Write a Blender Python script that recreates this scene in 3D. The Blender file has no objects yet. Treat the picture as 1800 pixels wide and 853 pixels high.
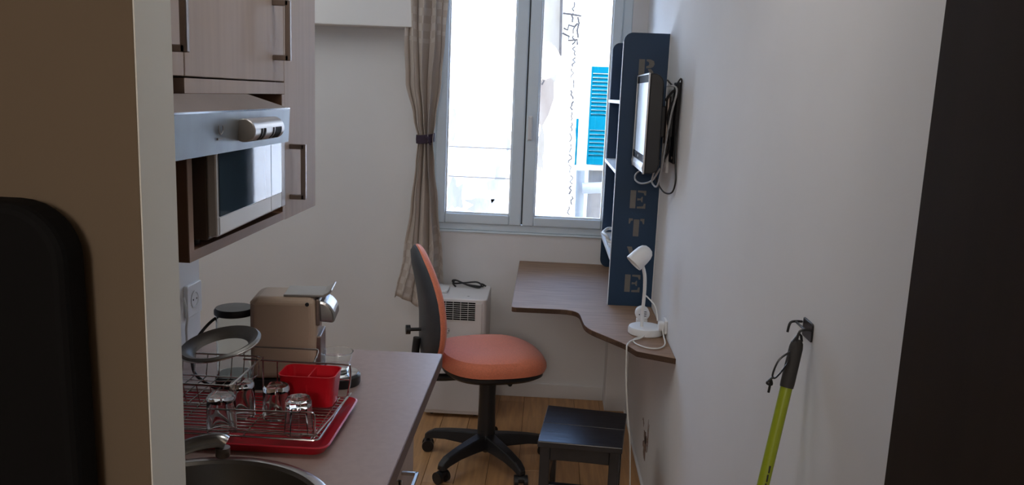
import bpy, bmesh, math, random
from mathutils import Vector, Matrix
random.seed(7)
S = bpy.context.scene
COL = S.collection
PI = math.pi

# ------------------------------------------------------------------ camera
cam_d = bpy.data.cameras.new('camera')
cam_d.sensor_width = 36.0
cam_d.lens = 36.0 * 1450.0 / 1800.0
cam_d.clip_start = 0.02
cam = bpy.data.objects.new('camera', cam_d); COL.objects.link(cam)
yaw, pitch, roll = map(math.radians, (-2.2098, 10.1774, 2.3237))
fw = Vector((math.sin(yaw) * math.cos(pitch), math.cos(yaw) * math.cos(pitch), -math.sin(pitch)))
r0 = Vector((math.cos(yaw), -math.sin(yaw), 0)); u0 = r0.cross(fw)
rt = r0 * math.cos(roll) + u0 * math.sin(roll)
up = -r0 * math.sin(roll) + u0 * math.cos(roll)
cam.matrix_world = Matrix(((rt.x, up.x, -fw.x, 0), (rt.y, up.y, -fw.y, 0), (rt.z, up.z, -fw.z, 1.55), (0, 0, 0, 1)))
S.camera = cam

# ------------------------------------------------------------------ sky, sun, exposure
S.view_settings.view_transform = 'Standard'
S.view_settings.look = 'None'
S.view_settings.gamma = 1.0
S.view_settings.use_curve_mapping = False
S.view_settings.exposure = 0.0
world = bpy.data.worlds.new('world'); S.world = world
world.use_nodes = True
wn = world.node_tree; wn.nodes.clear()
sky = wn.nodes.new('ShaderNodeTexSky'); sky.sky_type = 'NISHITA'
sky.sun_disc = False; sky.ozone_density = 3.0; sky.sun_elevation = math.radians(62); sky.sun_rotation = math.radians(200)
bg = wn.nodes.new('ShaderNodeBackground'); bg.inputs['Strength'].default_value = 2.5
wo = wn.nodes.new('ShaderNodeOutputWorld')
wn.links.new(sky.outputs[0], bg.inputs[0]); wn.links.new(bg.outputs[0], wo.inputs[0])
sun_d = bpy.data.lights.new('sun', 'SUN'); sun_d.energy = 5.0; sun_d.angle = 0.01; sun_d.color = (1, .95, .87)
sun = bpy.data.objects.new('sun', sun_d); COL.objects.link(sun)
sun.rotation_euler = (math.radians(28), 0, math.radians(-14))
# daylight portal in the window opening (only guides sampling of the sky)
por_d = bpy.data.lights.new('window_portal', 'AREA'); por_d.shape = 'RECTANGLE'; por_d.size = 0.95; por_d.size_y = 1.4
por_d.cycles.is_portal = True
por = bpy.data.objects.new('window_portal', por_d); COL.objects.link(por)
por.location = (-.11, 4.26, 1.56); por.rotation_euler = (math.radians(-90), 0, 0)
# unseen fill lights, added to brighten the room, the kitchen and the hall
def fill_light(name, loc, power, color, size=.3):
    d = bpy.data.lights.new(name, 'AREA'); d.energy = power; d.color = color; d.size = size; d.shape = 'DISK'
    o = bpy.data.objects.new(name, d); COL.objects.link(o); o.location = loc
hl_d = bpy.data.lights.new('hall_fill_light', 'POINT'); hl_d.energy = 62.0; hl_d.color = (1, .90, .83); hl_d.shadow_soft_size = .22  # added fill behind the camera, brightens the lower room through the doorway
hl_o = bpy.data.objects.new('hall_fill_light', hl_d); COL.objects.link(hl_o); hl_o.location = (-.12, -1.6, 1.95)
fill_light('room_fill_light', (-1.5, 3.0, 2.44), 9.0, (.95, .985, 1), 1.7)  # added out of view to lift the back and right walls
fill_light('kitchen_fill_light', (-.08, 1.35, 2.46), 3.8, (1, 1, .99), .5)  # added out of view to lift cabinet fronts and the doorway edge

# ------------------------------------------------------------------ materials
def mat(name, col, rough=.6, metal=0.0, noise=0.0, nscale=8.0, stretch=None, bump=0.0, spec=.5, trans=0.0, ior=1.45,
        alpha=1.0, col2=None, coat=0.0, sheen=0.0, emis=None):
    m = bpy.data.materials.new(name); m.use_nodes = True
    nt = m.node_tree; p = nt.nodes['Principled BSDF']
    p.inputs['Base Color'].default_value = (*col, 1)
    p.inputs['Roughness'].default_value = rough
    p.inputs['Metallic'].default_value = metal
    p.inputs['Specular IOR Level'].default_value = spec
    p.inputs['Transmission Weight'].default_value = trans
    p.inputs['IOR'].default_value = ior
    p.inputs['Alpha'].default_value = alpha
    p.inputs['Coat Weight'].default_value = coat
    p.inputs['Sheen Weight'].default_value = sheen
    if noise or col2 or bump:
        tc = nt.nodes.new('ShaderNodeTexCoord'); mp = nt.nodes.new('ShaderNodeMapping')
        nt.links.new(tc.outputs['Object'], mp.inputs[0])
        if stretch: mp.inputs['Scale'].default_value = stretch
        n = nt.nodes.new('ShaderNodeTexNoise'); n.inputs['Scale'].default_value = nscale; n.inputs['Detail'].default_value = 6
        nt.links.new(mp.outputs[0], n.inputs['Vector'])
        if noise or col2:
            c2 = col2 or tuple(max(0, c * (1 - noise)) for c in col)
            r = nt.nodes.new('ShaderNodeValToRGB')
            r.color_ramp.elements[0].position = .36; r.color_ramp.elements[1].position = .64
            r.color_ramp.elements[0].color = (*c2, 1); r.color_ramp.elements[1].color = (*col, 1)
            nt.links.new(n.outputs[0], r.inputs[0]); nt.links.new(r.outputs[0], p.inputs['Base Color'])
        if bump:
            b = nt.nodes.new('ShaderNodeBump'); b.inputs['Strength'].default_value = bump; b.inputs['Distance'].default_value = .004
            nt.links.new(n.outputs[0], b.inputs['Height']); nt.links.new(b.outputs[0], p.inputs['Normal'])
    return m

def pane_mat(name, tint=(1, 1, 1), gloss=.06):
    m = bpy.data.materials.new(name); m.use_nodes = True; nt = m.node_tree; nt.nodes.clear()
    o = nt.nodes.new('ShaderNodeOutputMaterial'); t = nt.nodes.new('ShaderNodeBsdfTransparent'); g = nt.nodes.new('ShaderNodeBsdfGlossy')
    t.inputs[0].default_value = (*tint, 1); g.inputs['Roughness'].default_value = 0.02
    f = nt.nodes.new('ShaderNodeFresnel'); f.inputs[0].default_value = 1.3
    mx = nt.nodes.new('ShaderNodeMixShader'); nt.links.new(f.outputs[0], mx.inputs[0])
    nt.links.new(t.outputs[0], mx.inputs[1]); nt.links.new(g.outputs[0], mx.inputs[2]); nt.links.new(mx.outputs[0], o.inputs[0])
    return m

M = {}
M['wall'] = mat('wall_paint', (.79, .785, .775), .85, noise=.04, nscale=2.2, bump=.08)
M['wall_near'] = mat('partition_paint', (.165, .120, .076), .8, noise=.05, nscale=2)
M['wall_jamb'] = mat('jamb_paint', (.80, .79, .72), .8, noise=.04, nscale=3, bump=.15)
M['ceiling'] = mat('ceiling_paint', (.8, .79, .77), .9, noise=.03)
M['pvc'] = mat('window_plastic_sky_tint', (.72, .83, .90), .35, noise=.02)  # blue skylight cast put into the colour of white plastic
M['gasket'] = mat('grey_gasket', (.10, .11, .12), .7, noise=.05)
M['pane'] = pane_mat('window_glass')
M['oak'] = mat('floor_laminate', (.60, .33, .145), .42, noise=.25, nscale=5, stretch=(9, .8, 1), bump=.05)
M['oak2'] = mat('floor_laminate_dark', (.56, .30, .128), .42, noise=.25, nscale=5, stretch=(9, .8, 1), bump=.05)
M['oak3'] = mat('floor_laminate_light', (.63, .355, .165), .42, noise=.25, nscale=5, stretch=(9, .8, 1), bump=.05)
M['joint'] = mat('floor_joint', (.10, .055, .03), .8, noise=.1)
M['cab'] = mat('pale_wood_laminate', (.46, .365, .31), .6, spec=.3, noise=.08, nscale=4, stretch=(1, 12, .8), bump=.02)
M['cab_edge'] = mat('wood_edge_band', (.40, .28, .22), .5, noise=.15, nscale=6, stretch=(3, 1, 3))
M['cab_in'] = mat('brown_carcass', (.20, .105, .065), .55, noise=.15, nscale=5)
M['counter'] = mat('mauve_worktop', (.35, .255, .225), .42, noise=.07, nscale=60, bump=.02)
M['counter_edge'] = mat('worktop_edge', (.16, .10, .085), .5, noise=.1)
M['steel'] = mat('brushed_steel', (.62, .62, .60), .28, metal=1, noise=.08, nscale=12, stretch=(1, 30, 30))
M['steel_d'] = mat('dark_brushed_steel', (.30, .25, .22), .4, metal=1, noise=.08, nscale=12)
M['steel_h'] = mat('blue_grey_steel', (.30, .34, .37), .42, metal=.85, noise=.14, nscale=5, stretch=(1, 4, 1))
M['steel_t'] = mat('steel_door_reflection', (.40, .345, .31), .38, metal=.8, noise=.12, nscale=6)  # brown reflection of the cabinet doors put into the steel colour
M['mw_side'] = mat('dark_brown_metal', (.12, .085, .068), .5, noise=.1)
M['chrome'] = mat('chrome', (.80, .80, .80), .12, metal=1, noise=.03)
M['wire'] = mat('chrome_wire', (.62, .60, .58), .22, metal=1, noise=.05, nscale=40)
M['steel_d2'] = mat('grey_satin_lever', (.38, .37, .36), .35, metal=.7, noise=.05)
M['knob'] = mat('satin_knob', (.62, .59, .56), .33, metal=.9, noise=.04)
M['bezel'] = mat('black_bezel', (.012, .012, .014), .7, spec=.15, noise=.1)
M['steel_d3'] = mat('dark_chrome', (.30, .29, .28), .25, metal=.9, noise=.05)
M['bowl'] = mat('sink_steel', (.30, .265, .225), .32, metal=.95, noise=.12, nscale=9)
M['mirror'] = mat('dark_mirror_glass', (.035, .055, .072), .03, ior=1.22, noise=.02)
M['white_pl'] = mat('white_plastic', (.80, .80, .79), .4, noise=.03)
M['silver_pl'] = mat('silver_plastic', (.62, .63, .64), .35, metal=.4, noise=.04)
M['black_pl'] = mat('black_plastic', (.018, .018, .02), .38, noise=.2)
M['black_mt'] = mat('matte_black', (.006, .0055, .0055), .8, spec=.2, noise=.2, nscale=3)
M['dark_sh'] = mat('charcoal_plastic_shell', (.045, .05, .06), .5, noise=.1, nscale=30)
M['cream'] = mat('cream_plastic', (.47, .355, .265), .5, noise=.04)
M['red'] = mat('red_plastic', (.62, .008, .02), .35, noise=.05)
M['red_d'] = mat('dark_red_tray', (.42, .008, .02), .4, noise=.08)
M['orange'] = mat('salmon_orange_fabric', (.84, .255, .14), .85, noise=.12, nscale=180, bump=.25, sheen=.2)
M['glass'] = mat('clear_glass', (.97, .98, .98), .02, trans=1, ior=1.45, noise=.01)
M['clear'] = mat('clear_plastic', (.90, .93, .92), .06, trans=1, ior=1.2, noise=.01)
M['mesh'] = mat('grey_metal_band', (.27, .26, .245), .5, metal=.75, noise=.15, nscale=14)
M['navy'] = mat('navy_painted_board', (.012, .045, .10), .5, noise=.12, nscale=5)
M['white_edge'] = mat('white_edge_band', (.78, .79, .78), .5, noise=.03)
M['stencil'] = mat('tan_stencil_paint', (.20, .185, .165), .7, noise=.12, nscale=40)
M['desk'] = mat('greyed_brown_wood', (.35, .225, .15), .6, spec=.2, noise=.22, nscale=5, stretch=(1.2, 10, 1), bump=.03)
M['desk_e'] = mat('desk_edge', (.10, .055, .035), .5, noise=.2)
M['stool'] = mat('black_stained_wood', (.018, .019, .021), .30, noise=.3, nscale=6, stretch=(1.5, 14, 2), bump=.1, col2=(.03, .03, .034))
M['screen'] = mat('screen_pale_reflection', (.60, .66, .70), .38, metal=.5, noise=.02)  # pale reflection of the window put into the screen colour
M['grey_cable'] = mat('grey_cable', (.40, .41, .42), .5, noise=.05)
M['white_cable'] = mat('white_cable', (.76, .75, .70), .5, noise=.05)
M['lime'] = mat('lime_green_pole', (.27, .33, .015), .4, noise=.08, nscale=5)
M['grip'] = mat('dark_grip', (.035, .032, .03), .7, noise=.15)
M['tie'] = mat('aubergine_fabric', (.045, .028, .05), .9, noise=.15, nscale=60)
M['ac_white'] = mat('air_conditioner_white', (.78, .76, .75), .4, noise=.02)
M['grey_mark'] = mat('grey_print', (.30, .30, .31), .5, noise=.05)
M['door'] = mat('dark_brown_door', (.024, .016, .011), .75, spec=.2, noise=.15, nscale=3, stretch=(8, 8, .6))
M['turq'] = mat('turquoise_paint', (.0, .082, .118), .8, spec=.05, noise=.08, nscale=9)
M['zinc'] = mat('grey_zinc_pipe', (.13, .135, .137), .5, noise=.1)
M['plaster_d'] = mat('broken_plaster', (.30, .22, .18), .9, noise=.3, nscale=60, bump=.4)
M['hole'] = mat('hole_shadow', (.03, .022, .02), .95, noise=.2)
M['paper'] = mat('white_paper', (.84, .86, .86), .6, noise=.02)

def facade_mat(name, base, stain, seed, lo=.38, hi=.50):
    m = bpy.data.materials.new(name); m.use_nodes = True; nt = m.node_tree; p = nt.nodes['Principled BSDF']
    p.inputs['Roughness'].default_value = .95
    tc = nt.nodes.new('ShaderNodeTexCoord'); mp = nt.nodes.new('ShaderNodeMapping'); nt.links.new(tc.outputs['Object'], mp.inputs[0])
    mp.inputs['Location'].default_value = (seed, seed * .7, seed * 1.3); mp.inputs['Scale'].default_value = (1.6, 1, .55)
    n = nt.nodes.new('ShaderNodeTexNoise'); n.inputs['Scale'].default_value = 1.5; n.inputs['Detail'].default_value = 9; n.inputs['Roughness'].default_value = .62
    nt.links.new(mp.outputs[0], n.inputs['Vector'])
    r = nt.nodes.new('ShaderNodeValToRGB'); e = r.color_ramp.elements
    e[0].position = lo; e[0].color = (*stain, 1); e[1].position = hi; e[1].color = (*base, 1)
    nt.links.new(n.outputs[0], r.inputs[0]); nt.links.new(r.outputs[0], p.inputs['Base Color'])
    b = nt.nodes.new('ShaderNodeBump'); b.inputs['Strength'].default_value = .4; nt.links.new(n.outputs[0], b.inputs['Height']); nt.links.new(b.outputs[0], p.inputs['Normal'])
    return m
M['facade'] = facade_mat('sunlit_plaster', (.80, .79, .77), (.70, .68, .66), 2.0)
M['facade2'] = facade_mat('sunlit_stone', (.78, .76, .73), (.70, .66, .62), 5.0)
M['facade_j'] = mat('grey_plaster_joint', (.075, .070, .066), .95, noise=.2, nscale=20)
M['facade_d'] = mat('dark_plaster_joint', (.045, .038, .034), .95, noise=.3, nscale=20)
M['facade_s'] = facade_mat('worn_plaster', (.200, .198, .195), (.118, .114, .109), 8.0, .42, .62)
M['render_b'] = facade_mat('old_beige_render', (.175, .160, .138), (.118, .100, .076), 6.0, .36, .74)
M['render_p'] = facade_mat('old_pink_render', (.150, .128, .102), (.104, .080, .062), 3.0, .40, .66)
M['panel_b'] = mat('grey_brown_panel', (.10, .09, .08), .8, noise=.15)

def curtain_mat():
    m = bpy.data.materials.new('greige_curtain_cloth'); m.use_nodes = True; nt = m.node_tree; p = nt.nodes['Principled BSDF']
    p.inputs['Roughness'].default_value = .95; p.inputs['Sheen Weight'].default_value = .15
    uv = nt.nodes.new('ShaderNodeUVMap'); uv.uv_map = 'cloth'
    ch = nt.nodes.new('ShaderNodeTexChecker'); ch.inputs['Scale'].default_value = 1.0
    mp = nt.nodes.new('ShaderNodeMapping'); mp.inputs['Scale'].default_value = (14, 52, 1)
    nt.links.new(uv.outputs[0], mp.inputs[0]); nt.links.new(mp.outputs[0], ch.inputs['Vector'])
    base = (.60, .525, .46, 1); light = (.69, .625, .565, 1)
    ch.inputs['Color1'].default_value = light; ch.inputs['Color2'].default_value = base
    sp = nt.nodes.new('ShaderNodeSeparateXYZ'); nt.links.new(uv.outputs[0], sp.inputs[0])
    a = nt.nodes.new('ShaderNodeMath'); a.operation = 'LESS_THAN'; a.inputs[1].default_value = .16     # printed border at the hem
    b = nt.nodes.new('ShaderNodeMath'); b.operation = 'GREATER_THAN'; b.inputs[1].default_value = .70   # and at the top
    c = nt.nodes.new('ShaderNodeMath'); c.operation = 'MAXIMUM'
    nt.links.new(sp.outputs[1], a.inputs[0]); nt.links.new(sp.outputs[1], b.inputs[0]); nt.links.new(a.outputs[0], c.inputs[0]); nt.links.new(b.outputs[0], c.inputs[1])
    mx = nt.nodes.new('ShaderNodeMix'); mx.data_type = 'RGBA'; mx.inputs[6].default_value = base
    nt.links.new(c.outputs[0], mx.inputs[0]); nt.links.new(ch.outputs[0], mx.inputs[7]); nt.links.new(mx.outputs[2], p.inputs['Base Color'])
    tr = nt.nodes.new('ShaderNodeBsdfTranslucent'); mxs = nt.nodes.new('ShaderNodeMixShader'); mxs.inputs[0].default_value = .25
    out = nt.nodes['Material Output']; nt.links.new(mx.outputs[2], tr.inputs[0]); nt.links.new(p.outputs[0], mxs.inputs[1]); nt.links.new(tr.outputs[0], mxs.inputs[2]); nt.links.new(mxs.outputs[0], out.inputs[0])
    n = nt.nodes.new('ShaderNodeTexNoise'); n.inputs['Scale'].default_value = 350; bp = nt.nodes.new('ShaderNodeBump'); bp.inputs['Strength'].default_value = .15
    nt.links.new(n.outputs[0], bp.inputs['Height']); nt.links.new(bp.outputs[0], p.inputs['Normal'])
    return m
M['curtain'] = curtain_mat()

# ------------------------------------------------------------------ mesh helpers
BASE = {}          # object -> world position that its mesh coordinates are relative to

class B:
    def __init__(s): s.v = []; s.f = []; s.sm = False
    def add(s, vs, fs):
        o = len(s.v); s.v += [tuple(p) for p in vs]; s.f += [tuple(i + o for i in f) for f in fs]; return s
    def box(s, x0, x1, y0, y1, z0, z1):
        v = [(x, y, z) for z in (z0, z1) for y in (y0, y1) for x in (x0, x1)]
        return s.add(v, [(0, 2, 3, 1), (4, 5, 7, 6), (0, 1, 5, 4), (2, 6, 7, 3), (0, 4, 6, 2), (1, 3, 7, 5)])
    def prism(s, pts, axis, a, b):
        # pts: 2D outline; axis: extrusion axis
        def P(p, t):
            return (t, p[0], p[1]) if axis == 'x' else (p[0], t, p[1]) if axis == 'y' else (p[0], p[1], t)
        n = len(pts); v = [P(p, a) for p in pts] + [P(p, b) for p in pts]
        return s.add(v, [tuple(range(n))[::-1], tuple(range(n, 2 * n))] + [(i, (i + 1) % n, n + (i + 1) % n, n + i) for i in range(n)])
    def lathe(s, prof, c, n=32, axis='z', closed=False):
        # prof: (r, h) list
        v = []; f = []
        for r, h in prof:
            for k in range(n):
                a = 2 * PI * k / n; p = (r * math.cos(a), r * math.sin(a), h)
                if axis == 'x': p = (p[2], p[0], p[1])
                elif axis == 'y': p = (p[1], p[2], p[0])
                v.append((c[0] + p[0], c[1] + p[1], c[2] + p[2]))
        m = len(prof)
        for i in range(m if closed else m - 1):
            for k in range(n):
                f.append((i * n + k, i * n + (k + 1) % n, ((i + 1) % m) * n + (k + 1) % n, ((i + 1) % m) * n + k))
        if not closed:
            f.append(tuple(range(n))[::-1]); f.append(tuple(range((m - 1) * n, m * n)))
        s.sm = True
        return s.add(v, f)
    def tube(s, path, r, n=8, closed=False):
        P = [Vector(p) for p in path]; m = len(P); v = []; f = []
        rr = r if isinstance(r, (list, tuple)) else [r] * m
        prev = None
        for i in range(m):
            if closed: d = P[(i + 1) % m] - P[i - 1]
            else: d = P[min(i + 1, m - 1)] - P[max(i - 1, 0)]
            d = d.normalized() if d.length > 1e-9 else Vector((0, 0, 1))
            if prev is None:
                a = Vector((0, 0, 1)) if abs(d.z) < .9 else Vector((1, 0, 0)); nx = d.cross(a).normalized()
            else:
                nx = prev - d * prev.dot(d); nx = nx.normalized() if nx.length > 1e-6 else d.orthogonal().normalized()
            prev = nx; ny = d.cross(nx)
            for k in range(n):
                t = 2 * PI * k / n; v.append(P[i] + nx * (rr[i] * math.cos(t)) + ny * (rr[i] * math.sin(t)))
        for i in range(m if closed else m - 1):
            for k in range(n):
                f.append((i * n + k, i * n + (k + 1) % n, ((i + 1) % m) * n + (k + 1) % n, ((i + 1) % m) * n + k))
        if not closed:
            f.append(tuple(range(n))[::-1]); f.append(tuple(range((m - 1) * n, m * n)))
        s.sm = True
        return s.add(v, f)
    def grid(s, rows):
        n = len(rows[0]); v = [p for r in rows for p in r]
        s.sm = True
        return s.add(v, [(i * n + k, i * n + k + 1, (i + 1) * n + k + 1, (i + 1) * n + k) for i in range(len(rows) - 1) for k in range(n - 1)])
    def layers(s, rings):
        n = len(rings[0]); v = [p for r in rings for p in r]; m = len(rings)
        f = [(i * n + k, i * n + (k + 1) % n, (i + 1) * n + (k + 1) % n, (i + 1) * n + k) for i in range(m - 1) for k in range(n)]
        f += [tuple(range(n))[::-1], tuple(range((m - 1) * n, m * n))]
        s.sm = True
        return s.add(v, f)
    def build(s, name, m, parent=None, loc=None, bevel=0, seg=2, smooth=None, subsurf=0, solid=0):
        base = Vector(BASE[parent]) if parent is not None else Vector(loc if loc is not None else (0, 0, 0))
        me = bpy.data.meshes.new(name)
        me.from_pydata([tuple(Vector(p) - base) for p in s.v], [], s.f); me.update()
        bm = bmesh.new(); bm.from_mesh(me); bmesh.ops.recalc_face_normals(bm, faces=bm.faces); bm.to_mesh(me); bm.free()
        o = bpy.data.objects.new(name, me); COL.objects.link(o)
        me.materials.append(m)
        if parent is not None: o.parent = parent
        else: o.location = base
        BASE[o] = base
        if s.sm if smooth is None else smooth:
            for p in me.polygons: p.use_smooth = True
            if not subsurf:
                me.set_sharp_from_angle(angle=math.radians(38))
        if solid:
            k = o.modifiers.new('solid', 'SOLIDIFY'); k.thickness = solid; k.offset = 0
        if bevel:
            k = o.modifiers.new('bevel', 'BEVEL'); k.width = bevel; k.segments = seg; k.limit_method = 'ANGLE'; k.angle_limit = math.radians(40)
        if subsurf:
            k = o.modifiers.new('sub', 'SUBSURF'); k.levels = subsurf; k.render_levels = subsurf
        return o

def thing(name, label, cat, loc, rotz=0.0, group=None, local=False):
    o = bpy.data.objects.new(name, None); COL.objects.link(o); o.location = loc; o.rotation_euler = (0, 0, rotz)
    o.empty_display_size = .05
    BASE[o] = Vector((0, 0, 0)) if local else Vector(loc)
    return tag(o, label, cat, group)
def tag(o, label, cat, group=None):
    o['label'] = label; o['category'] = cat
    if group: o['group'] = group
    return o
def struct(o, label=None):
    o['kind'] = 'structure'
    if label: o['label'] = label
    return o
def lab(o, t): o['label'] = t; return o

def rrect(x0, x1, y0, y1, r, n=6, corners='1111'):
    # rounded rectangle outline, corners in the order (x1,y1),(x0,y1),(x0,y0),(x1,y0)
    out = []
    for i, (cx, cy, a) in enumerate(((x1 - r, y1 - r, 0), (x0 + r, y1 - r, 90), (x0 + r, y0 + r, 180), (x1 - r, y0 + r, 270))):
        if corners[i] == '0':
            out.append(((x1, y1), (x0, y1), (x0, y0), (x1, y0))[i]); continue
        for k in range(n + 1):
            t = math.radians(a + 90 * k / n); out.append((cx + r * math.cos(t), cy + r * math.sin(t)))
    return out
def spline(pts, per=8, closed=False):
    P = [Vector(p) for p in pts]; n = len(P); out = []
    for i in range(n if closed else n - 1):
        if closed: a, b, c, d = P[i - 1], P[i], P[(i + 1) % n], P[(i + 2) % n]
        else: a, b, c, d = P[max(i - 1, 0)], P[i], P[i + 1], P[min(i + 2, n - 1)]
        for k in range(per):
            t = k / per
            out.append(.5 * ((2 * b) + (c - a) * t + (2 * a - 5 * b + 4 * c - d) * t * t + (3 * b - a - 3 * c + d) * t ** 3))
    if not closed: out.append(P[-1])
    return out

# ------------------------------------------------------------------ the setting
XR, YB, ZC = .452, 4.11, 2.50
XL = -.86                                  # kitchen wall; the room widens to the left beyond y = 1.99
floor = struct(B().box(-3.0, .6, -3.0, 4.25, -.06, -.008).build('floor', M['joint']), 'warm brown laminate floor')
pw, ky = .128, 1.25
plank_mesh = {}
k = 0
for i in range(26):
    x1 = XR - i * pw; x0 = max(x1 - pw, -2.88)
    off = (i * .47) % ky
    y = .9 - off
    while y < YB:
        a, b = max(y, .0), min(y + ky, YB)
        if b - a > .05:
            m = (M['oak'], M['oak2'], M['oak3'])[(k * 7 + i) % 3]
            B().box(x0 + .0007, x1 - .0007, a + .0008, b - .0008, -.008, 0).build('plank', m, floor, bevel=.0012, seg=1)
            k += 1
        y += ky
struct(B().box(-3.0, .6, -3.0, 4.25, ZC, ZC + .1).build('ceiling', M['ceiling']))
struct(B().box(XR, XR + .12, .80, 4.25, 0, ZC).build('wall_right', M['wall']))
struct(B().box(-1.02, XL, .88, 1.99, 0, ZC).build('wall_left', M['wall']))
struct(B().box(-3.0, -1.02, 1.87, 1.99, 0, ZC).build('wall_inner', M['wall']))
struct(B().box(-3.0, -2.9, 1.99, 4.25, 0, ZC).build('wall_side', M['wall']))
# back wall with the window opening
WX0, WX1, WZ0, WZ1 = -.60, .377, .865, 2.28
wb = B().box(-3.0, WX0, YB, YB + .12, 0, ZC).box(WX1, XR, YB, YB + .12, 0, ZC).box(WX0, WX1, YB, YB + .12, 0, WZ0).box(WX0, WX1, YB, YB + .12, WZ1, ZC)
struct(wb.build('wall_back', M['wall']))
struct(B().box(-3.0, -.66, 3.98, YB, 1.842, ZC).build('trim_1', M['wall'], bevel=.004), 'boxed-in white beam high on the back wall')
struct(B().box(.345, XR, 3.96, YB, 0, .695).build('trim_2', M['wall'], bevel=.003), 'boxed-in white duct in the corner under the desk')
struct(B().box(-2.9, .345, YB - .014, YB, 0, .075).build('baseboard_back', M['wall'], bevel=.003))
struct(B().box(XR - .010, XR, .9, 3.96, 0, .012).build('baseboard_right', M['wall'], bevel=.002))
struct(B().box(WX0 - .02, WX1 + .02, YB - .008, YB + .02, WZ0 - .012, WZ0).build('trim_3', M['pvc'], bevel=.004), 'white window sill ledge')
# partition at the doorway where the photographer stands
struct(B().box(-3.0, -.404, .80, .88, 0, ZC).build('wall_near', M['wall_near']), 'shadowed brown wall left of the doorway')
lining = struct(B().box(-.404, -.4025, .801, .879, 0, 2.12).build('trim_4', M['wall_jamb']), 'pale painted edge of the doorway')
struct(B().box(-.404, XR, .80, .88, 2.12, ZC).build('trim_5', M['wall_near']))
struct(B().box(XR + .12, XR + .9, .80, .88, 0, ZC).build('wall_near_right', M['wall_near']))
struct(B().box(.402, XR, .80, .86, 0, 2.12).build('trim_6', M['door'], bevel=.003))
d1 = struct(B().prism([(.357, .80), (.397, .803), (.452, .0), (.412, -.003)], 'z', .006, 2.10).build('door_1', M['door'], bevel=.002), 'dark brown door standing open at the right edge')
hd = B().tube([(.402, .07, 1.0), (.365, .068, 1.0), (.36, .11, 1.0), (.352, .19, 1.0)], .009).build('door_handle', M['steel_d'], d1)
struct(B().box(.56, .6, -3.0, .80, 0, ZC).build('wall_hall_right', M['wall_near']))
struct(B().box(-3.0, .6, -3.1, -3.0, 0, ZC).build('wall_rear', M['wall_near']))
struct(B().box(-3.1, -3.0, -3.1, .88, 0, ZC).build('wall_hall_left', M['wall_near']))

# ------------------------------------------------------------------ window
win = struct(B().build('window_1', M['pvc']) if False else B()
             .box(WX0, WX0 + .045, YB + .0, YB + .07, WZ0, WZ1).box(WX1 - .045, WX1, YB + .0, YB + .07, WZ0, WZ1)
             .box(WX0 + .045, WX1 - .045, YB + .0, YB + .07, WZ0, WZ0 + .035).box(WX0 + .045, WX1 - .045, YB, YB + .07, WZ1 - .05, WZ1)
             .build('window_1', M['pvc'], bevel=.004), 'white two-sash window')
def sash(x0, x1, gx0, gx1, gz0):
    z0, z1 = WZ0 + .035, WZ1 - .05
    fr = B()
    fr.box(x0, gx0, YB - .012, YB + .05, z0, z1).box(gx1, x1, YB - .012, YB + .05, z0, z1)
    fr.box(gx0, gx1, YB - .012, YB + .05, z0, gz0).box(gx0, gx1, YB - .012, YB + .05, z1 - .06, z1)
    o = fr.build('sash', M['pvc'], win, bevel=.007, seg=3)
    g = B()
    for a, b in ((gx0, gx0 + .006), (gx1 - .006, gx1)): g.box(a, b, YB + .004, YB + .03, gz0, z1 - .06)
    g.box(gx0 + .006, gx1 - .006, YB + .004, YB + .03, gz0, gz0 + .006)
    g.build('glazing_bead', M['white_edge'], o)
    B().box(gx0 + .001, gx1 - .001, YB + .016, YB + .020, gz0 + .001, z1 - .061).build('pane', M['pane'], o)
    return o
s1 = sash(-.555, -.118, -.503, -.178, .950)
s2 = sash(-.112, .332, -.055, .285, .947)
B().box(-.118, -.112, YB + .01, YB + .05, WZ0 + .04, WZ1 - .06).build('gasket', M['gasket'], win)
h = B().box(-.102, -.080, YB - .018, YB - .010, 1.33, 1.45).box(-.099, -.083, YB - .040, YB - .016, 1.425, 1.445).box(-.099, -.083, YB - .044, YB - .030, 1.335, 1.445)
h.build('window_handle', M['white_pl'], s2, bevel=.003)

# ------------------------------------------------------------------ outside, seen through the window
random.seed(3)
edge = []
z = -1.0
while z < 2.95:
    edge.append((.298 - .035 * (z - .3) + random.uniform(-.014, .014), z)); z += random.uniform(.05, .11)
fa = B().prism([(-6.0, -1.0)] + edge + [(.21, 2.95), (-6.0, 2.95)], 'y', 8.45, 8.85)
f1 = tag(fa.build('building_facade', M['facade'], loc=(-1, 8.45, -1)), 'sunlit pale plaster house wall across the lane, ragged right edge', 'building')
for z in (.995, .690):
    lab(B().box(-5.9, -.20, 8.444, 8.452, z, z + .012).build('joint', M['facade_j'], f1), 'thin grey horizontal joint')
def blot(cx, cz, pts_, m, name, text, th=.004):
    lab(B().prism([(cx + px, cz + pz) for px, pz in pts_], 'y', 8.4505 - th, 8.4505).build(name, m, f1), text)
def ragged(w, h, n, j):
    rad = [random.uniform(1 - j, 1) for _ in range(n)]
    cp = spline([(w * r_ * math.cos(2 * PI * i / n), 0, h * r_ * math.sin(2 * PI * i / n)) for i, r_ in enumerate(rad)], 4, closed=True)
    return [(p.x, p.z) for p in cp]
blot(0, 0, [(-.30, 2.95), (.050, 2.95), (.058, 2.4), (.070, 2.0), (.06, 1.80), (.045, 1.70), (-.02, 1.62), (-.05, 1.40), (-.10, 1.25), (-.17, 1.33), (-.24, 1.30), (-.30, 1.5)], M['render_b'], 'old_render', 'beige patch of old render')
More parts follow.
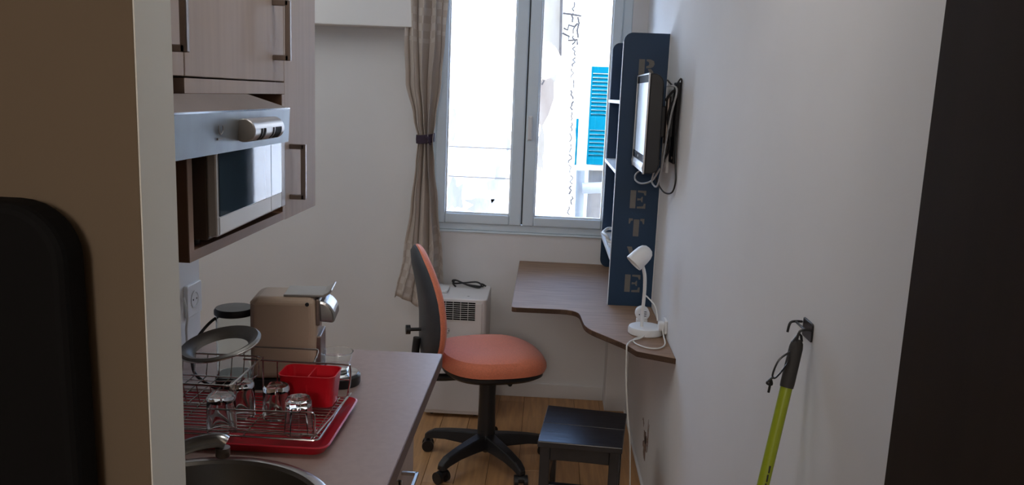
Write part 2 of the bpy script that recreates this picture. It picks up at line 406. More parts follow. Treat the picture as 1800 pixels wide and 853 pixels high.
blot(0, 0, [(-.30, 1.72), (-.14, 1.70), (-.05, 1.76), (.03, 1.70), (.035, 1.52), (-.01, 1.36), (-.07, 1.24), (-.12, 1.30), (-.18, 1.22), (-.25, 1.32), (-.30, 1.40)], M['render_p'], 'old_render', 'pinkish patch of old render', .006)
blot(-.07, .98, ragged(.045, .32, 22, .5), M['render_b'], 'old_render', 'pale beige streak', .003)
for cx, cz, w, h in ((-.50, .60, .12, .26), (-.95, .50, .14, .22), (-.42, 1.15, .06, .22), (-.66, .42, .20, .10), (-.98, 1.25, .04, .22)):
    blot(cx, cz, ragged(w, h, 18, .55), M['facade_s'], 'plaster_stain', 'greyish worn plaster', .003)
ck = B()
for k in range(20):
    zc = .35 + k * .107; xc = .262 - .035 * (zc - .3) + random.uniform(-.015, .015); pth = []
    for i in range(5):
        pth.append((xc + random.uniform(-.018, .018), 8.448, zc + i * .022))
    ck.tube(pth, random.uniform(.005, .010), 5)
for pth in ([(.085, 2.36), (.16, 2.355), (.27, 2.34)], [(.10, 2.22), (.14, 2.20), (.15, 2.25), (.21, 2.235), (.235, 2.27)], [(.09, 2.17), (.16, 2.14), (.15, 2.10), (.24, 2.11), (.245, 2.06)], [(.235, 2.33), (.25, 2.27), (.235, 2.20), (.25, 2.13)], [(-.12, 1.74), (-.07, 1.70), (-.09, 1.66)]):
    ck.tube([(x, 8.448, z) for x, z in pth], .010, 5)
o = lab(ck.build('crack', M['facade_d'], f1), 'dark cracks along the broken edge'); o['kind'] = 'stuff'
tag(B().tube([(.080, 8.40, 1.945), (.062, 8.40, 2.60)], .014, 10).build('rusty_bar', M['facade_d'], loc=(.07, 8.40, 1.945)), 'thin rusty upright bar fixed to the pale house wall', 'bar')

f2 = tag(B().box(-.2, 5.5, 9.85, 10.2, -1.0, 3.6).build('stone_building', M['facade2'], loc=(2, 9.85, -1)), 'sunlit building further back behind the turquoise shutter', 'building')
B().box(.42, .80, 9.70, 9.86, .715, .765).build('window_sill', M['facade2'], f2)
lab(B().box(.50, .72, 9.80, 9.86, -.4, .715).build('wall_panel', M['panel_b'], f2), 'grey-brown panel under the sill')
sh = thing('window_shutter', 'turquoise louvred wooden shutter on the building outside', 'shutter', (.64, 9.75, .78))
sx0, sx1, sz0, sz1 = .462, .82, .775, 1.905
fr = B().box(sx0, sx0 + .018, 9.75, 9.79, sz0, sz1).box(sx1 - .018, sx1, 9.75, 9.79, sz0, sz1).box(sx0 + .018, sx1 - .018, 9.75, 9.79, sz1 - .075, sz1).box(sx0 + .018, sx1 - .018, 9.75, 9.79, sz0, sz0 + .07).box(sx0 + .018, sx1 - .018, 9.75, 9.79, 1.18, 1.32)
fr.build('shutter_frame', M['turq'], sh, bevel=.003)
for (a, b) in ((sz0 + .07, 1.18), (1.32, sz1 - .075)):
    n = int(round((b - a) / .047)); st = (b - a) / n
    for i in range(n):
        z = a + i * st
        B().add([(x, y, zz) for x in (sx0 + .018, sx1 - .018) for (y, zz) in ((9.750, z), (9.757, z), (9.790, z + st * .86), (9.783, z + st * .86))],
                [(0, 1, 2, 3), (7, 6, 5, 4), (0, 4, 5, 1), (1, 5, 6, 2), (2, 6, 7, 3), (3, 7, 4, 0)]).build('slat', M['turq'], sh)
sv = thing('narrow_shutter', 'narrow sliver of a second turquoise shutter beside the ragged wall edge', 'shutter', (.30, 9.78, .76))
B().box(.20, .345, 9.76, 9.80, .76, 1.30).build('shutter_leaf', M['turq'], sv, bevel=.004)
tag(B().tube(spline([(.40, 9.1, .56), (.52, 9.1, .57), (.64, 9.12, .58), (.72, 9.3, .60), (.76, 9.6, .60), (.76, 9.86, .60)], 6), .062, 14).build('waste_pipe', M['zinc'], loc=(.52, 9.1, .56)), 'pale grey sloping pipe below the turquoise shutter', 'pipe')
tag(B().tube([(.41, 9.3, -.9), (.38, 9.3, .74)], .050, 14).build('drain_pipe', M['zinc'], loc=(.41, 9.3, -.9)), 'upright grey drain pipe at the corner outside the window', 'pipe')
struct(B().box(-8, 8, 4.4, 11, -1.2, -1.0).build('ground', M['facade2']))

# ------------------------------------------------------------------ wall cabinets
XF = -.52                                   # front plane of the doors
def bar_handle(parent, y, z0, z1, ya=None):
    # square bar handle standing out from a door; the posts sit on the door face
    b = B().box(XF, XF + .030, y - .005, y + .005, z0, z0 + .010).box(XF, XF + .030, y - .005, y + .005, z1 - .010, z1).box(XF + .0235, XF + .0335, y - .005, y + .005, z0, z1)
    return b.build('handle', M['steel_d'], parent, bevel=.0012, seg=1)
c1 = thing('wall_cabinet', 'pale wood wall cabinet nearest the doorway, mostly hidden by it', 'cabinet', (-.69, 1.03, 1.556))
B().box(XL + .002, XF - .019, .885, 1.170, 1.556, 2.30).build('body', M['cab_in'], c1)
d = B().box(XF - .018, XF, .887, 1.1715, 1.557, 2.30).build('door', M['cab'], c1, bevel=.001, seg=1)
bar_handle(d, 1.112, 1.588, 1.80)
c2 = thing('wall_cabinet', 'pale wood wall cabinet with an open microwave niche below its door', 'cabinet', (-.69, 1.39, 1.285))
bd = B()
bd.box(XL + .002, XF - .019, 1.174, 1.617, 1.556, 2.30)
bd.box(XL + .002, XL + .008, 1.188, 1.603, 1.303, 1.532)
bd.build('body', M['cab_in'], c2)
B().box(XL + .002, XF - .001, 1.171, 1.187, 1.286, 1.532).build('side_panel', M['cab_in'], c2)
B().box(XF - .001, XF + .0005, 1.171, 1.187, 1.286, 1.532).build('edge_band', M['cab_edge'], c2)
B().box(XL + .002, XF - .001, 1.603, 1.618, 1.286, 1.532).build('side_panel', M['cab_in'], c2)
B().box(XF - .001, XF + .0005, 1.603, 1.618, 1.286, 1.532).build('edge_band', M['cab'], c2)
B().box(XL + .002, XF - .001, 1.187, 1.603, 1.286, 1.302).build('niche_floor', M['cab_in'], c2)
B().box(XF - .001, XF + .0005, 1.187, 1.603, 1.286, 1.302).build('edge_band', M['cab_edge'], c2)
B().box(XL + .002, XF, 1.171, 1.618, 1.533, 1.5545).build('rail', M['cab'], c2)
d = B().box(XF - .018, XF, 1.1745, 1.617, 1.557, 2.30).build('door', M['cab'], c2, bevel=.001, seg=1)
bar_handle(d, 1.556, 1.595, 1.704)
c3 = thing('wall_cabinet', 'tall narrow pale wood wall cabinet at the far end', 'cabinet', (-.69, 1.73, 1.285))
B().box(XL + .002, XF - .019, 1.620, 1.832, 1.285, 2.30).build('body', M['cab'], c3)
d = B().box(XF - .018, XF, 1.6205, 1.834, 1.284, 2.30).build('door', M['cab'], c3, bevel=.001, seg=1)
bar_handle(d, 1.650, 1.322, 1.434)

# microwave standing in the niche
mw = thing('microwave_oven', 'grey microwave oven with a mirrored glass door in the niche', 'microwave', (-.64, 1.39, 1.303))
B().box(-.80, -.516, 1.212, 1.575, 1.312, 1.505).build('body', M['mw_side'], mw, bevel=.003)
md = B().box(-.516, -.500, 1.209, 1.545, 1.318, 1.498).build('door', M['silver_pl'], mw, bevel=.003)
lab(B().box(-.5005, -.4985, 1.216, 1.476, 1.349, 1.492).build('window_glass', M['mirror'], md), 'mirror-like dark glass')
lab(B().box(-.5005, -.4985, 1.479, 1.543, 1.349, 1.492).build('control_glass', M['mirror'], md), 'mirror-like control strip')
B().box(-.5005, -.4990, 1.216, 1.476, 1.3215, 1.347).build('lower_strip', M['white_pl'], md)
B().box(-.5005, -.4990, 1.479, 1.543, 1.3215, 1.347).build('lower_strip', M['white_pl'], md)
B().box(-.516, -.500, 1.547, 1.575, 1.318, 1.498).build('end_panel', M['steel_d'], mw, bevel=.002)
for (x, y) in ((-.77, 1.235), (-.77, 1.55), (-.55, 1.235), (-.55, 1.55)):
    B().lathe([(.011, 1.302), (.012, 1.313)], (x, y, 0), 12).build('foot', M['black_pl'], mw)
mw.rotation_euler.z = math.radians(2.0)
# slanted steel hood with its oblong control
hd = thing('range_hood', 'steel visor hood with an oblong control knob above the microwave', 'hood', (-.52, 1.28, 1.45))
prof = [(-.488, 1.446), (-.4845, 1.508), (-.490, 1.5135), (-.5175, 1.5285), (-.5175, 1.446)]
B().prism([(-.4885, 1.446), (-.486, 1.507), (-.5185, 1.507), (-.5185, 1.446)], 'y', .97, 1.5365).build('canopy', M['steel_h'], hd)
tp_ = [(-.4845, .968, 1.508), (-.4845, 1.538, 1.508), (-.5188, 1.415, 1.5325), (-.5188, .968, 1.5325)]
B().add([(x, y, z) for x, y, z in tp_] + [(x, y, z - .0015) for x, y, z in tp_], [(0, 1, 2, 3), (7, 6, 5, 4), (0, 4, 5, 1), (1, 5, 6, 2), (2, 6, 7, 3), (3, 7, 4, 0)]).build('top_sheet', M['steel_t'], hd)
B().box(-.4855, -.4835, .968, 1.538, 1.5065, 1.5092).build('bright_edge', M['chrome'], hd)
B().add([(-.487, .968, 1.446), (-.487, 1.538, 1.446), (-.4835, 1.538, 1.508), (-.4835, .968, 1.508), (-.4895, .968, 1.446), (-.4895, 1.538, 1.446), (-.486, 1.538, 1.508), (-.486, .968, 1.508)],
        [(0, 1, 2, 3), (7, 6, 5, 4), (0, 4, 5, 1), (1, 5, 6, 2), (2, 6, 7, 3), (3, 7, 4, 0)]).build('fascia', M['steel_h'], hd)
kx, ky0, ky1, kz, kr = -.477, 1.283, 1.428, 1.4775, .0185
kn = B()
prof = [(.001, ky0 - .001), (kr - .0016, ky0), (kr, ky0 + .0016), (kr, ky1 - .0016), (kr - .0016, ky1), (.001, ky1 + .0004)]
kn.lathe([(r, y) for r, y in prof], (kx, 0, kz), 28, axis='y')
knob = kn.build('control_knob', M['knob'], hd)
def arc_band(y0, y1, a0, a1, r, n=8):
    outer = [(kx + r * math.cos(a0 + (a1 - a0) * i / n), kz + r * math.sin(a0 + (a1 - a0) * i / n)) for i in range(n + 1)]
    inner = [(kx + (r - .003) * math.cos(a0 + (a1 - a0) * i / n), kz + (r - .003) * math.sin(a0 + (a1 - a0) * i / n)) for i in range(n, -1, -1)]
    return B().prism(outer + inner, 'y', y0, y1)
for y0, y1 in ((1.311, 1.318), (1.324, 1.333), (1.368, 1.374), (1.381, 1.411)):
    arc_band(y0, y1, -1.0, .15, kr + .0006).build('slot', M['bezel'], knob)
ring = [(-.4828 + .0, 1.2065 + .0085 * math.cos(t), 1.483 + .0085 * math.sin(t)) for t in [math.radians(150 + 20 * i) for i in range(13)]]
B().tube(ring, .0010, 6).build('emblem', M['grey_mark'], hd)
B().box(-.4862, -.4838, 1.198, 1.214, 1.4665, 1.4695).build('emblem', M['grey_mark'], hd)

# ------------------------------------------------------------------ base cabinet and worktop
bc = thing('base_cabinet', 'pale wood kitchen base unit under the worktop', 'cabinet', (-.57, 1.43, 0))
B().box(XL + .002, -.325, .885, .903, .10, .866).box(XL + .002, -.325, 1.948, 1.966, .10, .866).box(XL + .002, -.325, 1.588, 1.606, .118, .866).box(XL + .002, -.325, .903, 1.948, .10, .118).box(XL + .002, XL + .012, .903, 1.948, .118, .866).build('body', M['cab'], bc)
B().box(XL + .05, -.37, .885, 1.95, 0, .10).build('plinth', M['cab_in'], bc)
for (y0, y1, z0, z1, nm) in ((1.60, 1.969, .735, .862, 'drawer'), (1.60, 1.969, .425, .730, 'drawer'), (1.60, 1.969, .11, .420, 'drawer'), (1.245, 1.596, .11, .862, 'door'), (.887, 1.241, .11, .862, 'door')):
    d = B().box(-.324, -.306, y0, y1, z0, z1).build(nm, M['cab'], bc, bevel=.001, seg=1)
    if nm == 'drawer':
        zz = z1 - .064; a, b = 1.71, 1.80
        B().box(-.306, -.268, a, a + .008, zz - .004, zz + .004).box(-.306, -.268, b - .008, b, zz - .004, zz + .004).box(-.274, -.266, a, b, zz - .004, zz + .004).build('handle', M['steel'], d, bevel=.001, seg=1)
    elif y0 > 1:
        B().box(-.306, -.268, 1.567, 1.575, .750, .760).box(-.306, -.268, 1.567, 1.575, .640, .650).box(-.274, -.266, 1.567, 1.575, .640, .760).build('handle', M['steel'], d, bevel=.001, seg=1)
# worktop with a round cut-out for the bowl
SC = (-.508, 1.126); SR = .209
wt = thing('worktop', 'mauve-brown kitchen worktop with a dark front edge', 'worktop', (-.55, 1.43, .868))
N = 64
circ = [(SC[0] + (SR - .012) * math.cos(2 * PI * i / N), SC[1] + (SR - .012) * math.sin(2 * PI * i / N)) for i in range(N)]
def on_rect(a, x0, x1, y0, y1):
    dx, dy = math.cos(a), math.sin(a); t = 9
    if dx > 1e-9: t = min(t, (x1 - SC[0]) / dx)
    if dx < -1e-9: t = min(t, (x0 - SC[0]) / dx)
    if dy > 1e-9: t = min(t, (y1 - SC[1]) / dy)
    if dy < -1e-9: t = min(t, (y0 - SC[1]) / dy)
    return (SC[0] + dx * t, SC[1] + dy * t)
angs = [2 * PI * i / N for i in range(N)]
X0, X1, Y0, Y1 = XL + .002, -.2415, .885, 1.985
outer = [on_rect(a, X0, X1, Y0, Y1) for a in angs]
for cx, cy in ((X0, Y0), (X0, Y1), (X1, Y0), (X1, Y1)):
    i = min(range(N), key=lambda j: (outer[j][0] - cx) ** 2 + (outer[j][1] - cy) ** 2); outer[i] = (cx, cy)
v = [(x, y, z) for z in (.900, .868) for ring in (circ, outer) for x, y in ring]
f = []
for i in range(N):
    j = (i + 1) % N
    f += [(i, j, N + j, N + i), (2 * N + j, 2 * N + i, 3 * N + i, 3 * N + j), (N + i, N + j, 3 * N + j, 3 * N + i), (j, i, 2 * N + i, 2 * N + j)]
B().add(v, f).build('top', M['counter'], wt)
B().box(X1, X1 + .0015, Y0, Y1, .868, .8985).build('edge_band', M['counter_edge'], wt)

# sink bowl and tap
sk = thing('sink', 'round stainless steel sink bowl let into the worktop', 'sink', (SC[0], SC[1], .9))
prof = [(SR + .004, .9005), (SR + .003, .9035), (SR - .004, .906), (SR - .014, .9055), (SR - .019, .901), (SR - .022, .88), (SR - .030, .80), (SR - .055, .762), (SR - .10, .752), (.03, .750), (.03, .748), (SR - .10, .750), (SR - .05, .759), (SR - .027, .798), (SR - .0185, .88), (SR - .014, .9005)]
B().lathe(prof, (SC[0], SC[1], 0), 72, closed=True).build('bowl', M['bowl'], sk)
B().lathe([(SR + .0042, .9008), (SR + .0032, .9042), (SR - .004, .9068), (SR - .0142, .9062), (SR - .013, .9050), (SR - .004, .9056), (SR + .002, .9032)], (SC[0], SC[1], 0), 72, closed=True).build('rim', M['steel'], sk)
B().lathe([(.001, .7505), (.028, .7505), (.030, .754), (.001, .7535)], (SC[0], SC[1], 0), 28).build('drain', M['chrome'], sk)
tp = thing('tap', 'curved chrome tap spout at the sink behind the doorway edge', 'tap', (-.775, 1.20, .9))
B().lathe([(.026, .9), (.026, .905), (.020, .910), (.018, .985), (.015, .992)], (-.775, 1.20, 0), 24).build('tap_body', M['chrome'], tp)
sp_ = spline([(-.735, 1.20, .985), (-.70, 1.195, 1.000), (-.62, 1.19, .992), (-.555, 1.215, 1.003), (-.522, 1.222, 1.006)], 8)
sp_ = spline([(-.775, 1.20, .975), (-.71, 1.203, .955), (-.615, 1.213, .945), (-.555, 1.226, .972), (-.512, 1.233, .981), (-.497, 1.235, .976)], 8)
B().tube(sp_, [.0118] * len(sp_), 18).build('spout', M['steel'], tp)
B().lathe([(.010, -.016), (.0115, -.014), (.0115, 0), (.009, .001)], (-.5025, 1.2345, .969), 18).build('aerator', M['steel_d'], tp)
B().tube([(-.775, 1.20, .99), (-.775, 1.21, 1.02), (-.76, 1.24, 1.035)], .007).build('lever', M['chrome'], tp)

# ------------------------------------------------------------------ drying tray, rack and what stands on them
ty0, ty1, tx0, tx1 = 1.358, 1.603, -.80, -.370
tr = thing('drying_tray', 'red plastic drip tray under the wire dish rack', 'tray', (-.58, 1.49, .9005))
rim = lambda o, z: [(x, y, z) for x, y in rrect(tx0 - o, tx1 + o, ty0 - o, ty1 + o, .022, 6)]
B().layers([rim(-.018, .9005), rim(-.006, .903), rim(.004, .918), rim(.006, .920), rim(.003, .9215), rim(-.010, .912), rim(-.020, .908)]).build('tray_shell', M['red_d'], tr)
rk = thing('dish_rack', 'chrome wire dish rack with a raised plate basket', 'dish rack', (-.58, 1.49, .905))
def wires(name, paths, r=.0016, m='wire'):
    b = B()
    for p in paths: b.tube(p, r, 6)
    return b.build(name, M[m], rk)
rx0, rx1, ry0, ry1, rz = -.79, -.386, 1.374, 1.588, .926
frame = [(x, y, rz) for x, y in rrect(rx0, rx1, ry0, ry1, .010, 4)]
b = B().tube(frame, .0022, 8, closed=True)
b.tube([(rx1 - .014, ry0 + .004, rz), (rx1 - .014, ry1 - .004, rz)], .0018, 6)
b.build('base_frame', M['wire'], rk)
n = 15
for i in range(1, n):
    y = ry0 + (ry1 - ry0) * i / n
    wires('wire', [[(rx0, y, rz + .001), (rx1, y, rz + .001)]], .0013)
for x in (-.66, -.525):
    wires('wire', [[(x, ry0, rz - .0025), (x, ry1, rz - .0025)]], .0016)
# legs and guard rails
wires('guard_rail', [spline([(rx1, 1.588, rz), (rx1 + .006, 1.590, .96), (rx1 + .006, 1.590, .990), (rx1 - .004, 1.590, .996), (-.46, 1.590, .996), (-.60, 1.590, .996)], 6)], .0019)
wires('guard_rail', [spline([(-.395, 1.380, rz), (-.393, 1.380, .955), (-.395, 1.380, .972), (-.405, 1.380, .9765), (-.46, 1.380, .9745), (-.60, 1.380, .972), (-.72, 1.380, .972)], 6)], .0017)
wires('guard_rail', [[(-.388, 1.379, .934), (-.72, 1.379, .934)]], .0014)
wires('guard_rail', [[(-.39, 1.379, .936), (-.3775, 1.589, .936)]], .0020)
wires('guard_rail', [spline([(-.455, 1.590, .998), (-.450, 1.600, 1.012), (-.452, 1.607, 1.018), (-.465, 1.608, 1.0185), (-.57, 1.608, 1.018), (-.583, 1.607, 1.019), (-.590, 1.610, 1.015), (-.60, 1.592, 1.006)], 5)], .0019)
wires('guard_rail', [[(-.5, 1.590, .964), (rx1 + .004, 1.590, .964)]], .0014)
wires('wire', [[(-.43, 1.590, rz), (-.43, 1.590, .996)]], .0014)
wires('wire', [[(-.53, 1.590, rz), (-.53, 1.590, .996)]], .0014)
# plate basket
bx0, bx1, by0, by1 = -.80, -.563, 1.425, 1.60
wires('basket_frame', [[(x, y, 1.0) for x, y in rrect(bx0, bx1, by0, by1, .012, 4)] + [(bx1 - .0, by1 - .012, 1.0)]], .0020)
wires('basket_frame', [[(x, y, .956) for x, y in rrect(bx0 + .015, bx1 - .02, by0 + .015, by1 - .01, .012, 4)] + [(bx1 - .02, by1 - .022, .956)]], .0016)
for i in range(9):
    x = bx0 + .02 + i * .0255
    xb = min(x, bx1 - .022)
    wires('wire', [spline([(x, by0, 1.0), (xb, by0 + .013, .960), (xb, by0 + .02, .955), (xb, by1 - .018, .955), (xb, by1 - .010, .960), (x, by1, 1.0)], 3)], .0012)
for i in range(5):
    y = by0 + .028 + i * .030
    wires('wire', [spline([(bx0, y, 1.0), (bx0 + .016, y, .957), (bx1 - .022, y, .957), (bx1, y, 1.0)], 3)], .0012)
for i in range(4):
    y = by0 + .035 + i * .034
    wires('plate_divider', [spline([(-.775, y, .957), (-.77, y + .006, 1.035), (-.755, y + .008, 1.047), (-.735, y + .008, 1.045), (-.715, y, .957)], 5)], .0012)
for x, y in ((bx1, by0), (bx1, by1), (bx0, by0), (bx0, by1)):
    wires('leg', [[(x, y, 1.0), (x, y, rz)]], .0018)

def tumbler(x, y, r0, r1, h, label, facets=0, base=.012):
    z = .9295
    t = thing('drinking_glass', label, 'glass', (x, y, z), group='tumblers drying upside down on the rack')
    n = facets or 40
    prof = [(r0, 0), (r0 * .985, .002), (r1, h - .004), (r1 - .003, h), (.0012, h - .0005), (.0012, h - base), (r1 - .006, h - base - .001), (r0 - .003, .002), (r0 - .0012, 0)]
    B().lathe([(a, z + b) for a, b in prof], (x, y, 0), n, closed=True).build('glass_body', M['glass'], t, smooth=not facets)
    return t
tumbler(-.568, 1.393, .0270, .0250, .066, 'clear tumbler upside down, nearest the doorway edge')
tumbler(-.556, 1.464, .0245, .0225, .066, 'clear tumbler upside down behind the leftmost one, under the basket')
tumbler(-.491, 1.466, .0265, .0245, .062, 'short clear tumbler upside down just left of the red holder')
tumbler(-.4285, 1.400, .0275, .0240, .066, 'faceted thick-based tumbler upside down, in front of the red holder', facets=10, base=.016)

cu = thing('cutlery_holder', 'bright red divided cutlery holder standing in the dish rack', 'cutlery holder', (-.44, 1.56, .929))
def cring(o, z): return [(x, y, z) for x, y in rrect(-.505 - o, -.394 + o, 1.512 - o, 1.584 + o, .016 + o * .5, 6)]
B().layers([cring(-.008, .9295), cring(-.006, .931), cring(0, .992), cring(.0015, .994), cring(-.001, .994), cring(-.0085, .934)]).build('box', M['red'], cu)
B().box(-.449, -.446, 1.5135, 1.5825, .934, .990).build('divider', M['red'], cu)

# tapered steel ring leaning on the plate basket
rg = thing('strainer', 'dull grey round steel strainer ring leaning on the plate basket', 'strainer', (-.592, 1.46, 1.06))
Rm = (Matrix.Rotation(math.radians(-8), 3, 'Y') @ Matrix.Rotation(math.radians(9), 3, 'X'))
def rp(p): return Vector((-.594, 1.458, 1.070)) + Rm @ Vector(p)
def ring_layer(r, z, n=56): return [rp((r * math.cos(2 * PI * i / n), r * math.sin(2 * PI * i / n), z)) for i in range(n)]
b = B(); n = 56
prof = [(.0725, -.002), (.0745, .0), (.0735, .0025), (.0690, .004), (.0600, .000), (.0505, -.009), (.0490, -.012), (.0475, -.0115), (.0490, -.008), (.0585, -.0015), (.0680, .002)]
prof = [(.0740, -.001), (.0738, .0015), (.0700, .0045), (.0620, .002), (.0530, -.006), (.0500, -.013), (.0488, -.0128), (.0515, -.0075), (.0610, -.001), (.0700, .001)]
v = [p for r, z in prof for p in ring_layer(r, z)]; m_ = len(prof)
b.add(v, [(i * n + k, i * n + (k + 1) % n, ((i + 1) % m_) * n + (k + 1) % n, ((i + 1) % m_) * n + k) for i in range(m_) for k in range(n)]); b.sm = True
b.build('band', M['mesh'], rg)
lab(B().tube(ring_layer(.0735, -.0012), .0018, 8, closed=True).build('rim_wire', M['wire'], rg), 'bright wire rim')

# ------------------------------------------------------------------ coffee machine
cm = thing('coffee_machine', 'cream capsule coffee machine with a clear water tank at its back', 'coffee machine', (-.58, 1.72, .9))
cy0, cy1 = 1.668, 1.775
side = [(-.622, .925), (-.622, 1.094)] + [(-.612, 1.108), (-.484, 1.106), (-.481, 1.045), (-.485, .925)]
B().prism(side, 'y', cy0, cy1).build('body', M['cream'], cm, bevel=.016, seg=5, smooth=False)
B().prism(rrect(-.700, -.482, cy0 + .004, cy1 - .004, .02, 6), 'z', .9005, .925).build('base', M['black_pl'], cm, bevel=.003)
lv = [(-.552, 1.1065), (-.552, 1.112), (-.47, 1.112), (-.458, 1.118), (-.453, 1.124), (-.450, 1.122), (-.455, 1.114), (-.466, 1.1065)]
B().prism(lv, 'y', cy0 + .012, cy1 - .012).build('lever', M['steel_d2'], cm, bevel=.0015)
sp_out = [(-.481, 1.097)] + [(-.478 + .034 * math.sin(t), 1.060 + .038 * math.cos(t)) for t in [math.radians(5 + 11 * i) for i in range(9)]] + [(-.447, 1.049), (-.478, 1.052)]
B().prism(sp_out, 'y', cy0 + .012, cy1 - .012).build('spout_head', M['steel_d3'], cm, bevel=.006, seg=3)
B().box(-.484, -.476, cy0 + .006, cy1 - .006, 1.045, 1.103).build('head_collar', M['steel_d'], cm, bevel=.002)
B().lathe([(.001, cy0 - .0015), (.0042, cy0 - .0015), (.0042, cy0 + .002), (.001, cy0 + .002)], (-.501, 0, 1.0935), 16, axis='y').build('button', M['black_pl'], cm)
B().box(-.4845, -.474, cy0 + .012, cy1 - .012, .925, 1.020).build('front_panel', M['steel_d'], cm, bevel=.002)
B().lathe([(.043, .9008), (.045, .905), (.045, .921), (.042, .924)], (-.437, 1.72, 0), 36).build('drip_tray', M['black_pl'], cm)
B().lathe([(.040, .924), (.0405, .9262), (.037, .927), (.001, .927)], (-.437, 1.72, 0), 36).build('drip_grid', M['chrome'], cm)
tk = [(.0385, .926), (.0395, 1.058)]
B().lathe([(.0385, .926), (.0395, 1.058), (.0375, 1.058), (.0365, .929)], (-.664, 1.722, 0), 36, closed=True).build('water_tank', M['clear'], cm)
B().lathe([(.0405, 1.056), (.0425, 1.058), (.0425, 1.066), (.039, 1.071), (.001, 1.072)], (-.664, 1.722, 0), 36).build('tank_lid', M['black_pl'], cm)
cm.rotation_euler.z = math.radians(8)
cp = thing('cup', 'small clear glass cup on the coffee machine drip tray', 'cup', (-.445, 1.739, .9275))
B().lathe([(.022, .9275), (.024, .929), (.0345, .972), (.036, .974), (.034, .974), (.0225, .931), (.001, .931), (.001, .9278)], (-.445, 1.739, 0), 36, closed=True).build('cup_body', M['glass'], cp)
B().tube(spline([(-.655, 1.762, 1.050), (-.690, 1.735, 1.052), (-.717, 1.70, 1.035), (-.735, 1.66, 1.0), (-.728, 1.635, .955), (-.70, 1.638, .925), (-.668, 1.65, .9045), (-.655, 1.655, .9045)], 10), .0033, 8).build('power_cord', M['black_pl'], cm)
# wall socket and a white cable
so = thing('wall_socket', 'white wall socket on the kitchen wall above the worktop', 'socket', (XL, 1.94, 1.02))
B().prism(rrect(1.897, 1.980, .983, 1.063, .006, 4), 'x', XL, XL + .010).build('plate', M['white_pl'], so, bevel=.002)
B().lathe([(.021, XL + .0085), (.0225, XL + .0115), (.018, XL + .0115), (.017, XL + .0100), (.001, XL + .0095)], (0, 1.938, 1.023), 28, axis='x').build('recess', M['white_edge'], so)
for dy in (-.0095, .0095):
    B().lathe([(.001, XL + .0095), (.0025, XL + .0108), (.0001, XL + .0108)], (0, 1.938 + dy, 1.023), 10, axis='x').build('pin_hole', M['black_pl'], so)
tag(B().tube(spline([(XL + .006, 1.885, 1.04), (XL + .02, 1.87, 1.0), (XL + .012, 1.88, .96), (XL + .01, 1.89, .904)], 8), .003, 8).build('white_cord', M['white_cable'], loc=(XL, 1.885, .9)), 'white cord hanging down the wall beside the kitchen socket', 'cord')

# ------------------------------------------------------------------ curtain
ct = thing('curtain', 'greige curtain gathered by a dark tie, left of the window', 'curtain', (-.60, 3.99, .52))
def lerp_tab(tab, z):
    for (a, va), (b2, vb) in zip(tab, tab[1:]):
        if a <= z <= b2:
            t = (z - a) / (b2 - a); t = t * t * (3 - 2 * t) if True else t
            return va + (vb - va) * t
    return tab[-1][1] if z > tab[-1][0] else tab[0][1]
left = [(.50, -.735), (.75, -.690), (1.0, -.662), (1.20, -.640), (1.32, -.628), (1.42, -.650), (1.60, -.688), (1.80, -.702), (2.0, -.706), (2.35, -.712)]
right = [(.50, -.492), (.75, -.495), (1.0, -.520), (1.20, -.545), (1.32, -.556), (1.42, -.545), (1.60, -.522), (1.80, -.506), (2.0, -.498), (2.35, -.488)]
rows = []; NU, NV = 90, 70
for i in range(NV + 1):
    vv = i / NV; row = []
    for k in range(NU + 1):
        u = k / NU
        tt = min(max((u - .66) / .16, 0), 1); zb = .515 + .018 * math.sin(u * 9.0 + .5) - .02 * u + .115 * tt * tt * (3 - 2 * tt)
        z = zb + (2.32 - zb) * vv
        l, r = lerp_tab(left, z), lerp_tab(right, z)
        wd = (r - l) / .23
        ph = 2 * PI * 3.6 * u + .35 * math.sin(z * 3 + u * 4)
        A = (.019 + .010 * (1 - wd)) * (1 - .25 * math.sin(u * 5 + z))
        fold = math.sin(ph) + .28 * math.sin(2.3 * ph + 1.1 + z)
        x = l + (r - l) * (u + .022 * math.sin(2 * ph + .4)) + .006 * math.sin(z * 7 + u * 11) * wd
        row.append((x, 3.985 + A * fold, z))
    rows.append(row)
cl = B().grid(rows).build('cloth', M['curtain'], ct, solid=.0022)
uvl = cl.data.uv_layers.new(name='cloth')
for poly in cl.data.polygons:
    for li, vi in zip(poly.loop_indices, poly.vertices):
        i, k = divmod(vi, NU + 1); uvl.data[li].uv = (k / NU, i / NV)
tz = 1.325
tie = [[(-.592 + (.041 + w) * math.cos(2 * PI * i / 40), 3.985 + (.037 + w) * math.sin(2 * PI * i / 40), z + .006 * math.sin(2 * PI * i / 40 + 1)) for i in range(40)] for w, z in ((0, tz - .020), (.003, tz - .019), (.004, tz), (.003, tz + .019), (0, tz + .020))]
b = B(); v = [p for r in tie for p in r]
b.add(v, [(i * 40 + k, i * 40 + (k + 1) % 40, (i + 1) * 40 + (k + 1) % 40, (i + 1) * 40 + k) for i in range(4) for k in range(40)]); b.sm = True
to = b.build('tieback', M['tie'], ct, solid=.002)
B().tube([(-.585, 3.944, tz + .012), (-.572, 3.940, tz), (-.562, 3.946, tz - .028)], [.006, .007, .004]).build('bow', M['tie'], to)
rod = tag(B().tube([(-.95, 3.97, 2.325), (.30, 3.97, 2.325)], .010, 12).build('curtain_rod', M['steel'], loc=(-.3, 3.97, 2.325)), 'curtain rod above the window, out of the frame', 'rod') if False else None

